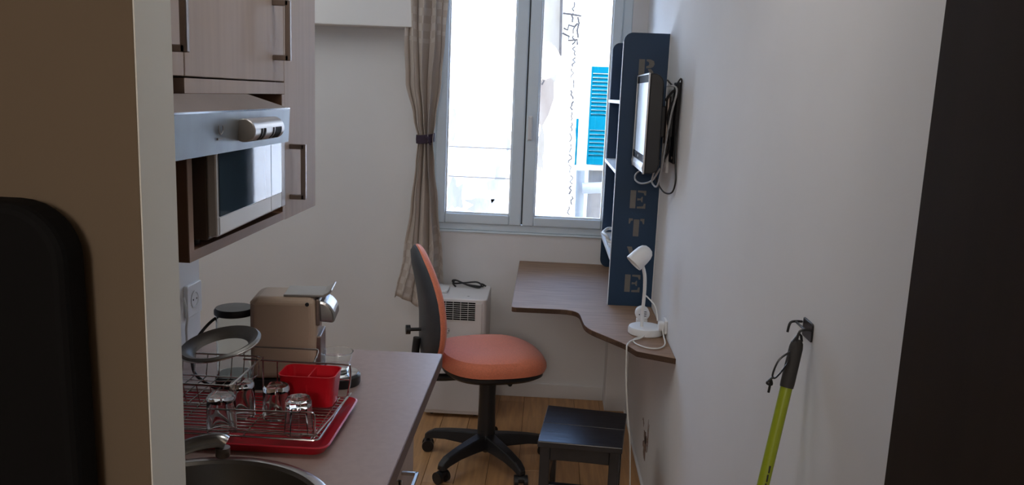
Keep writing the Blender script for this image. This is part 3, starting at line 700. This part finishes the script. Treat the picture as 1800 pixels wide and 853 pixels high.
# ------------------------------------------------------------------ portable air conditioner
ax0, ax1, ay0, ay1, az0, az1 = -.545, -.252, 3.762, 4.062, .018, .592
ac = thing('air_conditioner', 'white portable air conditioner with a black grille under the window', 'air conditioner', (-.40, 3.91, 0))
B().prism(rrect(ax0, ax1, ay0, ay1, .022, 6), 'z', az0, az1).build('body', M['ac_white'], ac, bevel=.006, seg=3)
B().box(ax0 + .012, ax1 - .021, ay0 - .004, ay0 + .001, .035, .575).build('front_panel', M['ac_white'], ac, bevel=.003)
gx0, gx1, gz0, gz1 = -.515, -.304, .490, .580
gr = B().box(gx0, gx1, ay0 - .0052, ay0 - .0042, gz0, gz1).build('grille', M['black_mt'], ac)
for i in range(10):
    z = gz0 + (gz1 - gz0) * i / 9
    B().box(gx0, gx1, ay0 - .0075, ay0 - .0045, z - .0010, z + .0010).build('slat', M['ac_white'], gr)
for i in range(7):
    x = gx0 + (gx1 - gx0) * i / 6
    B().box(x - .0009, x + .0009, ay0 - .0073, ay0 - .0046, gz0, gz1).build('rib', M['ac_white'], gr)
arc = [(-.432 + .011 * math.cos(t), ay0 - .0045, .436 + .011 * math.sin(t)) for t in [math.radians(60 + 17 * i) for i in range(15)]]
B().tube(arc, .0016, 6).build('emblem', M['grey_mark'], ac)
B().prism([(-.432, .436), (-.4245, .442), (-.4245, .430)], 'y', ay0 - .0052, ay0 - .003).build('emblem', M['grey_mark'], ac)
B().lathe([(.001, az1 - .001), (.006, az1 + .001), (.001, az1 + .001)], (-.345, 3.82, 0), 14).build('indicator', M['grey_mark'], ac)
for x in (ax0 + .04, ax1 - .04):
    for y in (ay0 + .04, ay1 - .04):
        B().lathe([(.015, y - .008), (.017, y), (.015, y + .008)], (x, 0, .0172), 14, axis='y').build('caster', M['black_pl'], ac)
B().tube(spline([(-.425, 3.99, .5965), (-.44, 4.0, .61), (-.43, 4.01, .624), (-.40, 4.0, .618), (-.36, 3.995, .604), (-.31, 3.99, .5975), (-.30, 4.01, .607), (-.325, 4.02, .618), (-.38, 4.02, .612), (-.435, 4.03, .604), (-.445, 4.02, .620), (-.425, 4.02, .622), (-.38, 4.03, .602), (-.31, 4.02, .5965), (-.29, 4.015, .600), (-.285, 4.0, .610), (-.30, 3.995, .616), (-.275, 4.0, .604)], 6), .0042, 8).build('power_cable', M['black_pl'], ac)
tag(B().prism(rrect(-.50, -.452, 3.86, 3.97, .008, 4), 'z', .5925, .606).build('remote_control', M['white_pl'], loc=(-.476, 3.915, .5925), bevel=.003), 'small white remote on the air conditioner beside the curtain', 'remote')

# ------------------------------------------------------------------ desk
ZD = .720
def fillet(pts, rad, n=5):
    out = []; m = len(pts)
    for i in range(m):
        p, r = Vector(pts[i]), rad[i]
        if r == 0: out.append(tuple(p)); continue
        a = (Vector(pts[i - 1]) - p).normalized(); c = (Vector(pts[(i + 1) % m]) - p).normalized()
        s, e = p + a * r, p + c * r
        for k in range(n + 1):
            t = k / n; q = s * (1 - t) ** 2 + p * 2 * t * (1 - t) + e * t * t; out.append((q.x, q.y))
    return out
dk_pts = [(-.116, YB - .001), (-.114, 3.170), (.150, 3.175), (.168, 2.930), (.300, 2.745), (.330, 2.672), (XR - .001, 2.615), (XR - .001, YB - .001)]
dk_out = fillet(dk_pts, [0, .02, .07, .06, .03, .01, 0, 0])
dk = thing('corner_desk', 'brown wooden corner desk with a wavy front edge below the window', 'desk', (.25, 3.4, .70))
B().prism(dk_out, 'z', ZD - .019, ZD).build('desktop', M['desk'], dk, bevel=.0015, seg=1)
eb = B(); n = len(dk_out)
for i in range(n):
    (xa, ya), (xb, yb) = dk_out[i], dk_out[(i + 1) % n]
    if (ya > 4 and yb > 4) or (xa > XR - .01 and xb > XR - .01): continue
    dx, dy = xb - xa, yb - ya; L = math.hypot(dx, dy)
    if L < 1e-6: continue
    nx, ny = dy / L * .0012, -dx / L * .0012
    if i < 2: nx, ny = -abs(nx) if abs(dx) < abs(dy) else nx, ny
    s_ = -1
    eb.add([(xa, ya, ZD - .0195), (xb, yb, ZD - .0195), (xb + s_ * nx, yb + s_ * ny, ZD - .0195), (xa + s_ * nx, ya + s_ * ny, ZD - .0195), (xa, ya, ZD - .001), (xb, yb, ZD - .001), (xb + s_ * nx, yb + s_ * ny, ZD - .001), (xa + s_ * nx, ya + s_ * ny, ZD - .001)],
           [(0, 1, 2, 3), (7, 6, 5, 4), (0, 4, 5, 1), (1, 5, 6, 2), (2, 6, 7, 3), (3, 7, 4, 0)])
lab(eb.build('edge_band', M['desk_e'], dk), 'dark brown edge')

# ------------------------------------------------------------------ navy bookshelf
bs = thing('bookshelf', 'navy blue open bookshelf with stencilled letters standing on the desk', 'bookshelf', (.36, 3.68, ZD))
NY0, NY1 = 3.285, 4.075
pan = rrect(.274, .4515, ZD + .0005, 1.803, .035, 8, '0100')
pan2 = rrect(.288, .4515, ZD + .0005, 1.812, .035, 8, '0110')
B().prism(pan, 'y', NY0, NY0 + .018).build('side_panel', M['navy'], bs)
B().prism(pan2, 'y', NY1 - .018, NY1).build('side_panel', M['navy'], bs)
B().box(.4465, .4510, NY0 + .018, NY1 - .018, ZD + .0005, 1.795).build('back_panel', M['navy'], bs)
# thin pale edge of the near panel: wall side and front side
lab(B().box(.4515, .4519, NY0 - .0005, NY0 + .018, .74, 1.803).box(.449, .4516, NY0 - .0012, NY0, .74, 1.803).build('edge_band', M['white_edge'], bs), 'white edge strip')
lab(B().box(.2725, .2742, NY0 - .0004, NY0 + .018, ZD + .001, 1.768).build('edge_band', M['white_edge'], bs), 'white edge strip')
for z in (1.530, 1.248, .884):
    lab(B().box(.280, .4465, NY0 + .018, NY1 - .018, z, z + .014).build('shelf_board', M['white_edge'], bs), 'white shelf board')
def letter(polys, x, z, w, h):
    b = B()
    for p in polys:
        b.prism([(x + (px - .5) * w, z + (pz - .5) * h) for px, pz in p], 'y', NY0 - .0009, NY0)
    return b.build('letter', M['stencil'], bs)
bar = [(0, 0), (.36, 0), (.36, 1), (0, 1)]
E_ = [bar, [(.46, .0), (1, .0), (1, .28), (.90, .28), (.84, .13), (.46, .10)], [(.46, 1), (1, 1), (1, .74), (.90, .74), (.84, .87), (.46, .90)], [(.46, .44), (.66, .47), (.74, .36), (.80, .36), (.80, .66), (.74, .66), (.66, .55), (.46, .57)]]
T_ = [[(.32, 0), (.68, 0), (.68, .95), (.32, .95)], [(0, .70), (.08, .70), (.14, .86), (.26, .88), (.26, 1), (0, 1)], [(1, .70), (.92, .70), (.86, .86), (.74, .88), (.74, 1), (1, 1)]]
R_ = [bar, [(.46, 1), (.72, 1), (.92, .92), (.97, .76), (.90, .62), (.74, .55), (.46, .53), (.46, .64), (.60, .68), (.64, .78), (.58, .88), (.46, .90)], [(.56, .49), (.76, .50), (.90, .38), (1.0, 0), (.72, 0), (.64, .36)]]
V_ = [[(0, 1), (.32, 1), (.58, .12), (.44, .0)], [(.48, .0), (.62, .18), (.92, 1), (1, 1), (.58, 0)]]
for L, z in ((R_, 1.668), (E_, 1.158), (T_, 1.045), (V_, .930), (E_, .815)):
    letter(L, .368, z, .062, .072)
# things on the lowest shelf
tag(B().tube(spline([(.30, 3.70, .912), (.285, 3.68, .938), (.272, 3.74, .945), (.30, 3.80, .955), (.34, 3.78, .950), (.33, 3.70, .925), (.30, 3.66, .915), (.285, 3.70, .928)], 7), .0075, 8).build('cable_loop', M['white_cable'], loc=(.30, 3.7, .898)), 'loops of thick white cable on the lowest bookshelf board', 'cable')
rt_ = thing('router', 'small white router box on the lowest bookshelf board', 'router', (.345, 3.74, .898))
B().prism(rrect(.290, .42, 3.62, 3.82, .012, 4), 'z', .8985, .912).build('case', M['white_pl'], rt_, bevel=.003)
B().box(.2885, .2905, 3.66, 3.78, .902, .908).build('vent', M['grey_mark'], rt_)

# ------------------------------------------------------------------ television
tvx = .338
tv = thing('television', 'small black flat television with a silver front frame on the wall', 'television', (.40, 3.05, 1.46))
ny, fy, zb, zt = 2.885, 3.262, 1.297, 1.640
# rounded case seen from its side
prof = [(tvx, zb), (tvx, zt)] + [(tvx + .012 + .036 * math.sin(t), zt - .034 + .034 * math.cos(t)) for t in [math.radians(15 * i) for i in range(7)]] + [(tvx + .050, zb + .030), (tvx + .040, zb + .006), (tvx + .020, zb)]
B().prism(prof, 'y', ny, fy).build('case', M['black_pl'], tv, bevel=.004, seg=2)
f = B()
f.box(tvx - .006, tvx, ny - .002, ny + .004, zb - .002, zt + .001).box(tvx - .006, tvx, fy - .004, fy + .002, zb - .002, zt + .001).box(tvx - .006, tvx, ny, fy, zt - .004, zt + .001)
lab(f.build('front_frame', M['silver_pl'], tv, bevel=.001, seg=1), 'silver frame')
lab(B().box(tvx - .0045, tvx, ny + .004, fy - .004, zt - .030, zt - .004).build('bezel', M['bezel'], tv), 'black top bezel')
lab(B().box(tvx - .0045, tvx, ny + .004, fy - .004, zb + .036, zb + .062).build('bezel', M['bezel'], tv), 'black lower bezel')
lab(B().box(tvx - .0035, tvx, ny + .004, fy - .004, zb + .062, zt - .030).build('screen', M['screen'], tv), 'screen with a pale reflection put into its colour')
lw = [(tvx - .006, zb + .036), (tvx - .010, zb + .020), (tvx - .006, zb + .002), (tvx, zb), (tvx, zb + .036)]
lab(B().prism(lw, 'y', ny, fy).build('speaker_strip', M['silver_pl'], tv, bevel=.001, seg=1), 'silver speaker strip')
B().lathe([(.001, tvx - .0062), (.005, tvx - .0062), (.0055, tvx - .004), (.001, tvx - .004)], (0, 3.07, zb + .049), 14, axis='x').build('power_button', M['silver_pl'], tv)
br = thing('wall_bracket', 'black metal wall bracket holding the television', 'bracket', (.43, 3.0, 1.46))
B().box(.442, .4515, 2.945, 3.045, 1.33, 1.615).build('wall_plate', M['black_pl'], br, bevel=.003)
B().box(.3885, .3935, 2.95, 3.09, 1.39, 1.56).build('screen_plate', M['black_pl'], br, bevel=.002)
B().box(.3935, .442, 2.985, 3.035, 1.42, 1.53).build('arm', M['black_pl'], br, bevel=.004)
B().tube([(.418, 2.978, 1.40), (.418, 2.978, 1.565)], .009, 12).build('pivot', M['steel_d'], br)
for z in (1.35, 1.595):
    B().lathe([(.001, .440), (.006, .440), (.006, .4425), (.001, .4425)], (0, 2.97, z), 12, axis='x').build('screw', M['steel_d'], br)
sk2 = thing('double_socket', 'grey-white wall socket behind the television cables', 'socket', (XR, 3.14, 1.325))
B().prism(rrect(3.085, 3.20, 1.285, 1.362, .006, 4), 'x', XR - .012, XR - .0005).build('plate', M['white_pl'], sk2, bevel=.003)
for yy in (3.115, 3.17):
    q = B().lathe([(.020, XR - .011), (.021, XR - .0135), (.017, XR - .0135), (.016, XR - .012), (.001, XR - .0115)], (0, yy, 1.323), 24, axis='x').build('recess', M['white_edge'], sk2)
    for dz in (-.008, .008):
        B().lathe([(.001, XR - .0118), (.0026, XR - .0132), (.0001, XR - .0132)], (0, yy + dz, 1.325), 10, axis='x').build('pin_hole', M['black_pl'], sk2)
def cord(name, pts, r, m, label, cat='cable'):
    return tag(B().tube(spline(pts, 8), r, 8).build(name, M[m], loc=pts[0]), label, cat)
cord('antenna_cable', [(.402, 2.93, 1.60), (.432, 2.90, 1.59), (.420, 2.91, 1.50), (.412, 2.93, 1.40), (.405, 2.95, 1.30), (.398, 2.98, 1.245), (.385, 3.02, 1.255), (.385, 3.0, 1.285), (.396, 2.96, 1.34)], .0034, 'grey_cable', 'grey cable hanging behind the television into a loop below it')
cord('video_cable', [(.375, 3.10, 1.305), (.340, 3.14, 1.275), (.335, 3.12, 1.252), (.355, 3.08, 1.243), (.385, 3.02, 1.262), (.405, 2.98, 1.31)], .0034, 'grey_cable', 'short grey cable sagging under the left side of the television')
cord('black_lead', [(.405, 2.95, 1.62), (.425, 2.91, 1.60), (.445, 2.90, 1.625), (.447, 2.91, 1.56), (.446, 2.92, 1.42), (.447, 2.90, 1.33), (.448, 2.88, 1.275), (.442, 2.90, 1.235), (.425, 2.95, 1.226), (.408, 2.99, 1.245), (.398, 3.02, 1.275), (.40, 3.03, 1.33)], .0030, 'black_pl', 'black lead looping down the wall beside the television')
cord('wrapped_lead', [(.400, 2.93, 1.55), (.425, 2.915, 1.585), (.438, 2.92, 1.57), (.425, 2.925, 1.545), (.412, 2.925, 1.50), (.420, 2.92, 1.44), (.425, 2.93, 1.385), (.412, 2.96, 1.34)], .0042, 'black_pl', 'thick black lead wrapped around the television bracket')

# ------------------------------------------------------------------ desk lamp and neighbours
lp = thing('desk_lamp', 'white desk lamp with a round base and bullet-shaped head', 'lamp', (.382, 2.90, ZD))
lb = (.383, 2.895)
B().lathe([(.060, ZD + .0005), (.063, ZD + .003), (.063, ZD + .020), (.060, ZD + .026), (.052, ZD + .028), (.001, ZD + .0285)], (lb[0], lb[1], 0), 44).build('base', M['white_pl'], lp)
st = spline([(.367, 2.885, ZD + .027), (.3665, 2.885, .80), (.3685, 2.885, .87), (.366, 2.885, .93), (.356, 2.885, .968), (.346, 2.885, .985)], 8)
B().tube(st, .0062, 12).build('stem', M['white_pl'], lp)
hc = Vector((.347, 2.886, 1.003)); ax = Vector((-.62, -.18, -.62)).normalized()
sx_ = ax.orthogonal().normalized(); sy_ = ax.cross(sx_)
def head_ring(r, t, n=32): return [hc + ax * t + sx_ * (r * math.cos(2 * PI * i / n)) + sy_ * (r * math.sin(2 * PI * i / n)) for i in range(n)]
B().layers([head_ring(r, t) for r, t in ((.004, -.043), (.016, -.040), (.0255, -.031), (.0305, -.018), (.0325, 0), (.0335, .030), (.0335, .036), (.031, .037), (.030, .033), (.026, .020), (.004, .016))]).build('lamp_head', M['white_pl'], lp)
cord('lamp_cord', [(.380, 2.838, ZD + .008), (.350, 2.825, ZD + .004), (.330, 2.79, ZD + .0035), (.335, 2.745, ZD + .0035), (.37, 2.705, ZD + .0035), (.41, 2.71, ZD + .0035), (.435, 2.76, ZD + .004), (.438, 2.825, ZD + .015), (.4365, 2.845, ZD + .030)], .0026, 'white_cable', 'white lamp cord lying in a loop on the desk')
cord('trailing_cord', [(.372, 2.825, ZD + .012), (.352, 2.80, ZD + .0075), (.320, 2.765, ZD + .0085), (.303, 2.730, ZD + .0035), (.300, 2.712, ZD - .012), (.305, 2.706, .60), (.319, 2.705, .47), (.332, 2.71, .38), (.342, 2.72, .25), (.352, 2.74, .10), (.360, 2.77, .006), (.37, 2.85, .004)], .0026, 'white_cable', 'white cord falling from the desk edge to the floor')
wp = thing('wall_plug', 'white plug in the wall beside the desk lamp base', 'plug', (XR, 2.865, .755))
B().prism(rrect(2.835, 2.895, .735, .785, .006, 4), 'x', XR - .010, XR - .0005).build('socket_plate', M['white_pl'], wp, bevel=.002)
B().prism(rrect(2.842, 2.876, .742, .778, .012, 5), 'x', XR - .030, XR - .010).build('plug', M['white_pl'], wp, bevel=.003)
cord('plug_cord', [(XR - .032, 2.87, .775), (.415, 2.91, .815), (.395, 2.955, .835), (.383, 2.985, .838), (.378, 3.0, .815)], .0026, 'white_cable', 'white cord arching from the wall plug to the round adapter')
ad = thing('round_adapter', 'small round white adapter with dark slots behind the lamp stem', 'adapter', (.385, 3.01, ZD))
acx, acy, acz = .381, 3.005, .7655
B().lathe([(.001, acy - .014), (.022, acy - .014), (.0265, acy - .010), (.0265, acy + .014), (.022, acy + .018), (.001, acy + .018)], (acx, 0, acz), 32, axis='y').build('case', M['white_pl'], ad)
B().box(acx - .02, acx + .02, acy - .012, acy + .016, ZD + .0005, .745).build('stand', M['white_pl'], ad, bevel=.003)
for i in range(3):
    B().box(acx + .000, acx + .014, acy - .0150, acy - .0138, acz - .008 + i * .008, acz - .0055 + i * .008).build('slot', M['black_pl'], ad)
B().box(acx - .014, acx - .010, acy - .0150, acy - .0138, acz - .004, acz + .000).build('slot', M['black_pl'], ad)

# ------------------------------------------------------------------ office chair
oc = thing('office_chair', 'orange swivel office chair with a dark back shell and five-star base', 'chair', (-.205, 3.305, 0), rotz=math.radians(16), local=True)
def plan(rx, ry, ex=2.6, n=40): 
    out = []
    for i in range(n):
        t = 2 * PI * i / n; c, s = math.cos(t), math.sin(t)
        out.append((rx * math.copysign(abs(c) ** (2 / ex), c), ry * math.copysign(abs(s) ** (2 / ex), s)))
    return out
def seat_ring(sc, z, k=1.0):
    o = []
    for x, y in plan(.222 * sc, .215 * sc):
        dz = -.014 * max(0, (x - .06) / .16) ** 2 + .018 * max(0, (-x - .05) / .17) ** 2 + .010 * (abs(y) / .21) ** 2
        o.append((x + .012, y, z + dz * k))
    return o
B().layers([seat_ring(.91, .430, .5), seat_ring(.98, .436, .6), seat_ring(1.01, .454, .8), seat_ring(1.0, .474), seat_ring(.95, .492), seat_ring(.82, .504), seat_ring(.5, .509), seat_ring(.15, .508)]).build('seat', M['orange'], oc)
B().layers([seat_ring(.60, .398, .3), seat_ring(.86, .405, .5), seat_ring(.95, .418, .6), seat_ring(.955, .431, .6)]).build('seat_pan', M['black_pl'], oc)
B().box(-.11, .12, -.055, .055, .368, .408).build('tilt_mechanism', M['black_pl'], oc, bevel=.012)
lvb = B().tube([(.03, -.05, .392), (.055, -.08, .388), (.065, -.10, .386)], .005).build('lever', M['black_pl'], oc)
B().tube([(.062, -.095, .386), (.068, -.120, .384)], .009).build('lever_grip', M['black_pl'], lvb)
B().lathe([(.040, .105), (.038, .14), (.034, .30), (.036, .37)], (0, 0, 0), 24).build('gas_lift_cover', M['black_pl'], oc)
B().lathe([(.012, .045), (.024, .055), (.038, .070), (.045, .085), (.045, .120), (.038, .130)], (0, 0, 0), 24).build('hub', M['black_pl'], oc)
for k in range(5):
    a = math.radians(74 + 72 * k); ca, sa = math.cos(a), math.sin(a)
    lg = B(); secs = []
    for rr, w, zt_, zb_ in ((.030, .034, .130, .070), (.10, .030, .124, .074), (.18, .026, .114, .074), (.245, .024, .101, .066), (.272, .021, .086, .056), (.284, .015, .076, .055)):
        secs.append([(rr * ca - s_ * w * sa, rr * sa + s_ * w * ca, z) for s_, z in ((-1, zb_), (1, zb_), (.7, zt_), (-.7, zt_))])
    lg.layers(secs); lo = lg.build('leg', M['black_pl'], oc, bevel=.005, smooth=False)
    cx, cy = .272 * ca, .272 * sa; ta = a + .9 + k * 1.1
    wx, wy = math.cos(ta), math.sin(ta)
    cs = B().tube([(cx, cy, .058), (cx, cy, .042)], .008, 10)
    cs.tube([(cx + wx * .012, cy + wy * .012, .026), (cx + wx * .027, cy + wy * .027, .026)], .0255, 18)
    cs.tube([(cx - wx * .012, cy - wy * .012, .026), (cx - wx * .027, cy - wy * .027, .026)], .0255, 18)
    cs.tube([(cx - wx * .014, cy - wy * .014, .036), (cx + wx * .014, cy + wy * .014, .036)], .018, 12)
    cs.build('caster', M['black_pl'], lo)
# back rest, curved; local coordinates: front towards +x
def back_x(z):     # centre line of the back rest
    t = (z - .50) / .43
    return -.252 - .014 * math.sin(PI * min(max(t + .05, 0), 1)) * -1 - .052 * max(0, t) ** 1.8
def back_ring(sc, dx, dep):
    o = []
    for yy, zz in plan(.205 * sc, .245 * sc, 2.4):
        z = .70 + zz
        x = back_x(z) + dx + dep * (yy / .205) ** 2
        o.append((x, yy * (1 - .18 * max(0, (zz - .05) / .2)), z))
    return o
B().layers([back_ring(.985, -.006, .016), back_ring(1.0, 0, .016), back_ring(.985, .012, .016), back_ring(.93, .022, .016), back_ring(.78, .028, .016), back_ring(.45, .031, .016), back_ring(.12, .032, .016)]).build('back_cushion', M['orange'], oc)
B().layers([back_ring(.30, -.044, .016), back_ring(.70, -.041, .016), back_ring(.90, -.031, .016), back_ring(.975, -.015, .016), back_ring(.985, -.0065, .016)]).build('back_shell', M['dark_sh'], oc)
B().tube(spline([(-.08, 0, .388), (-.20, 0, .385), (-.29, 0, .40), (-.308, 0, .47), (-.302, 0, .56)], 6), .016, 12).build('back_support', M['black_pl'], oc)
kb = B().tube([(-.290, -.02, .60), (-.336, -.02, .60)], .007, 10).build('knob_stem', M['black_pl'], oc)
B().tube([(-.333, -.02, .60), (-.351, -.02, .60)], .019, 14).build('knob', M['black_pl'], kb)

# ------------------------------------------------------------------ step stool
stl = thing('stool', 'small black wooden stool in front of the desk corner', 'stool', (.165, 2.74, 0))
tp4 = [(.012, 2.585), (.292, 2.565), (.334, 2.875), (.046, 2.915)]
def bil(u, w): 
    a = Vector(tp4[0]).lerp(Vector(tp4[1]), u); b2 = Vector(tp4[3]).lerp(Vector(tp4[2]), u); return a.lerp(b2, w)
for i in range(2):       # two boards side by side
    w0, w1 = (0, .4985) if i == 0 else (.5015, 1)
    q = [bil(0, w0), bil(1, w0), bil(1, w1), bil(0, w1)]
    B().prism([(p.x, p.y) for p in q], 'z', .398, .420).build('seat_board', M['stool'], stl, bevel=.003)
def leg_at(u, w, du, dw):
    q = [bil(u, w), bil(u + du, w), bil(u + du, w + dw), bil(u, w + dw)]
    return [(p.x, p.y) for p in q]
for u, w in ((.03, .03), (.85, .03), (.03, .85), (.85, .85)):
    B().prism(leg_at(u, w, .12, .12), 'z', 0, .398).build('leg', M['stool'], stl, bevel=.003)
for (u0, w0, du, dw) in ((.15, .045, .70, .07), (.15, .885, .70, .07), (.045, .15, .07, .70), (.885, .15, .07, .70)):
    B().prism(leg_at(u0, w0, du, dw), 'z', .350, .3975).build('apron', M['stool'], stl, bevel=.002)
    B().prism(leg_at(u0, w0, du, dw), 'z', .225, .262).build('stretcher', M['stool'], stl, bevel=.002)

# ------------------------------------------------------------------ broom on its hook
bt = Vector((.430, 1.343, 1.166)); bb = Vector((.213, 1.136, 0.03)); bdv = (bb - bt).normalized()
bm_ = thing('broom', 'lime green broom handle with a dark grip leaning on the right wall', 'broom', tuple(bb))
def along(t): return bt + bdv * t
B().tube([along(.070), along(1.165)], .0098, 16).build('pole', M['lime'], bm_)
B().box(.06, .37, 1.085, 1.175, .045, .085).build('head_block', M['lime'], bm_, bevel=.01)
B().box(.065, .365, 1.09, 1.17, .001, .045).build('bristles', M['grip'], bm_)
mk = bdv.cross(Vector((0, 1, .2))).normalized()
side_ = Vector((.25, -.95, .15)); side_ = (side_ - bdv * side_.dot(bdv)).normalized()
rt_m = bdv.cross(side_)
for t0, t1 in ((.212, .224), (.227, .239), (.242, .256)):
    a_, b_ = along(t0) + side_ * .0094 + rt_m * .0016, along(t1) + side_ * .0094 + rt_m * .0010
    B().tube([a_, b_], .0015, 6).build('print_mark', M['grip'], bm_)
gp = B().tube([along(-.002), along(.004), along(.012), along(.072), along(.080)], [.006, .0098, .0112, .0116, .0110], 16).build('grip', M['grip'], bm_)
B().tube([along(.002) + Vector((-.009, -.004, 0)), along(-.008) + Vector((-.004, -.003, 0)), along(-.012), along(-.008) + Vector((.004, 0, 0)), along(.002) + Vector((.008, .003, 0))], .0022, 8).build('eyelet', M['black_pl'], gp)
s0 = along(.018) + Vector((-.010, -.006, .0))
B().tube(spline([s0, s0 + Vector((-.018, -.004, -.014)), s0 + Vector((-.026, -.004, -.040)), s0 + Vector((-.020, -.004, -.044)), s0 + Vector((-.004, -.006, -.018)), s0 + Vector((-.002, -.003, -.006))], 6), .0016, 6).build('strap', M['black_pl'], gp)
k0 = s0 + Vector((-.024, -.004, -.043))
B().tube(spline([k0, k0 + Vector((-.006, 0, -.006)), k0 + Vector((-.010, 0, -.012)), k0 + Vector((-.002, 0, -.014)), k0 + Vector((-.004, 0, -.006)), k0 + Vector((-.005, 0, -.020)), k0 + Vector((-.006, 0, -.028))], 5), .0021, 6).build('strap_knot', M['black_pl'], gp)
hk = thing('wall_hook', 'small black wall hook above the broom grip', 'hook', (XR, 1.36, 1.18))
B().prism(rrect(1.335, 1.385, 1.165, 1.197, .004, 3), 'x', XR - .003, XR - .0003).build('hook_plate', M['black_pl'], hk, bevel=.001)
for yy in (1.392, 1.338):
    B().tube(spline([(XR - .002, yy, 1.186), (.437, yy - .004, 1.187), (.428, yy - .006, 1.184), (.425, yy - .006, 1.168)], 5), .0022, 8).build('prong', M['black_pl'], hk)
B().tube([(.4375, 1.388, 1.187), (.4375, 1.334, 1.187)], .0020, 8).build('cross_bar', M['black_pl'], hk)

# damaged outlet hole low on the right wall
hl = thing('wall_outlet', 'broken plaster hole with stained edges low on the right wall', 'wall damage', (XR, 3.17, .19))
random.seed(11)
pts = []
for i in range(22):
    a = 2 * PI * i / 22; rr = .036 + random.uniform(-.014, .012) + (.030 if 4.3 < a < 5.2 else 0)
    pts.append((3.17 + rr * 1.5 * math.cos(a), .188 + rr * math.sin(a)))
B().prism(pts, 'x', XR - .0022, XR - .0002).build('plaster_rim', M['plaster_d'], hl)
B().lathe([(.001, XR - .0035), (.015, XR - .0035), (.018, XR - .002), (.018, XR - .0005)], (0, 3.165, .196), 16, axis='x').build('opening', M['hole'], hl)
B().lathe([(.012, XR - .008), (.014, XR - .002), (.011, XR - .002), (.010, XR - .008)], (0, 3.185, .172), 16, axis='x', closed=True).build('pipe_stub', M['plaster_d'], hl)
B().prism([(3.255, .215), (3.28, .235), (3.30, .228), (3.285, .245), (3.25, .232)], 'x', XR - .0012, XR - .0002).build('stain', M['plaster_d'], hl)
B().prism([(3.12, .215), (3.135, .25), (3.128, .30), (3.12, .27)], 'x', XR - .0012, XR - .0002).build('stain', M['plaster_d'], hl)
B().prism([(3.10, .175), (3.115, .20), (3.11, .255), (3.10, .29), (3.105, .25), (3.098, .20)], 'x', XR - .0012, XR - .0002).build('stain', M['plaster_d'], hl)

# black board at the left edge
pb = thing('black_board', 'tall black board with a rounded corner leaning against the brown wall', 'board', (-.70, .765, 0))
q = rrect(-.98, -.4545, 0.002, 1.432, .055, 8, '1100')
q = [(x + (.014 * (1.43 - z) / .35 if x > -.6 else 0), z) for x, z in q]
q = [(min(x, -.436), z) for x, z in q]
B().prism(q, 'y', .742, .786).build('panel', M['black_mt'], pb, bevel=.010, seg=3)
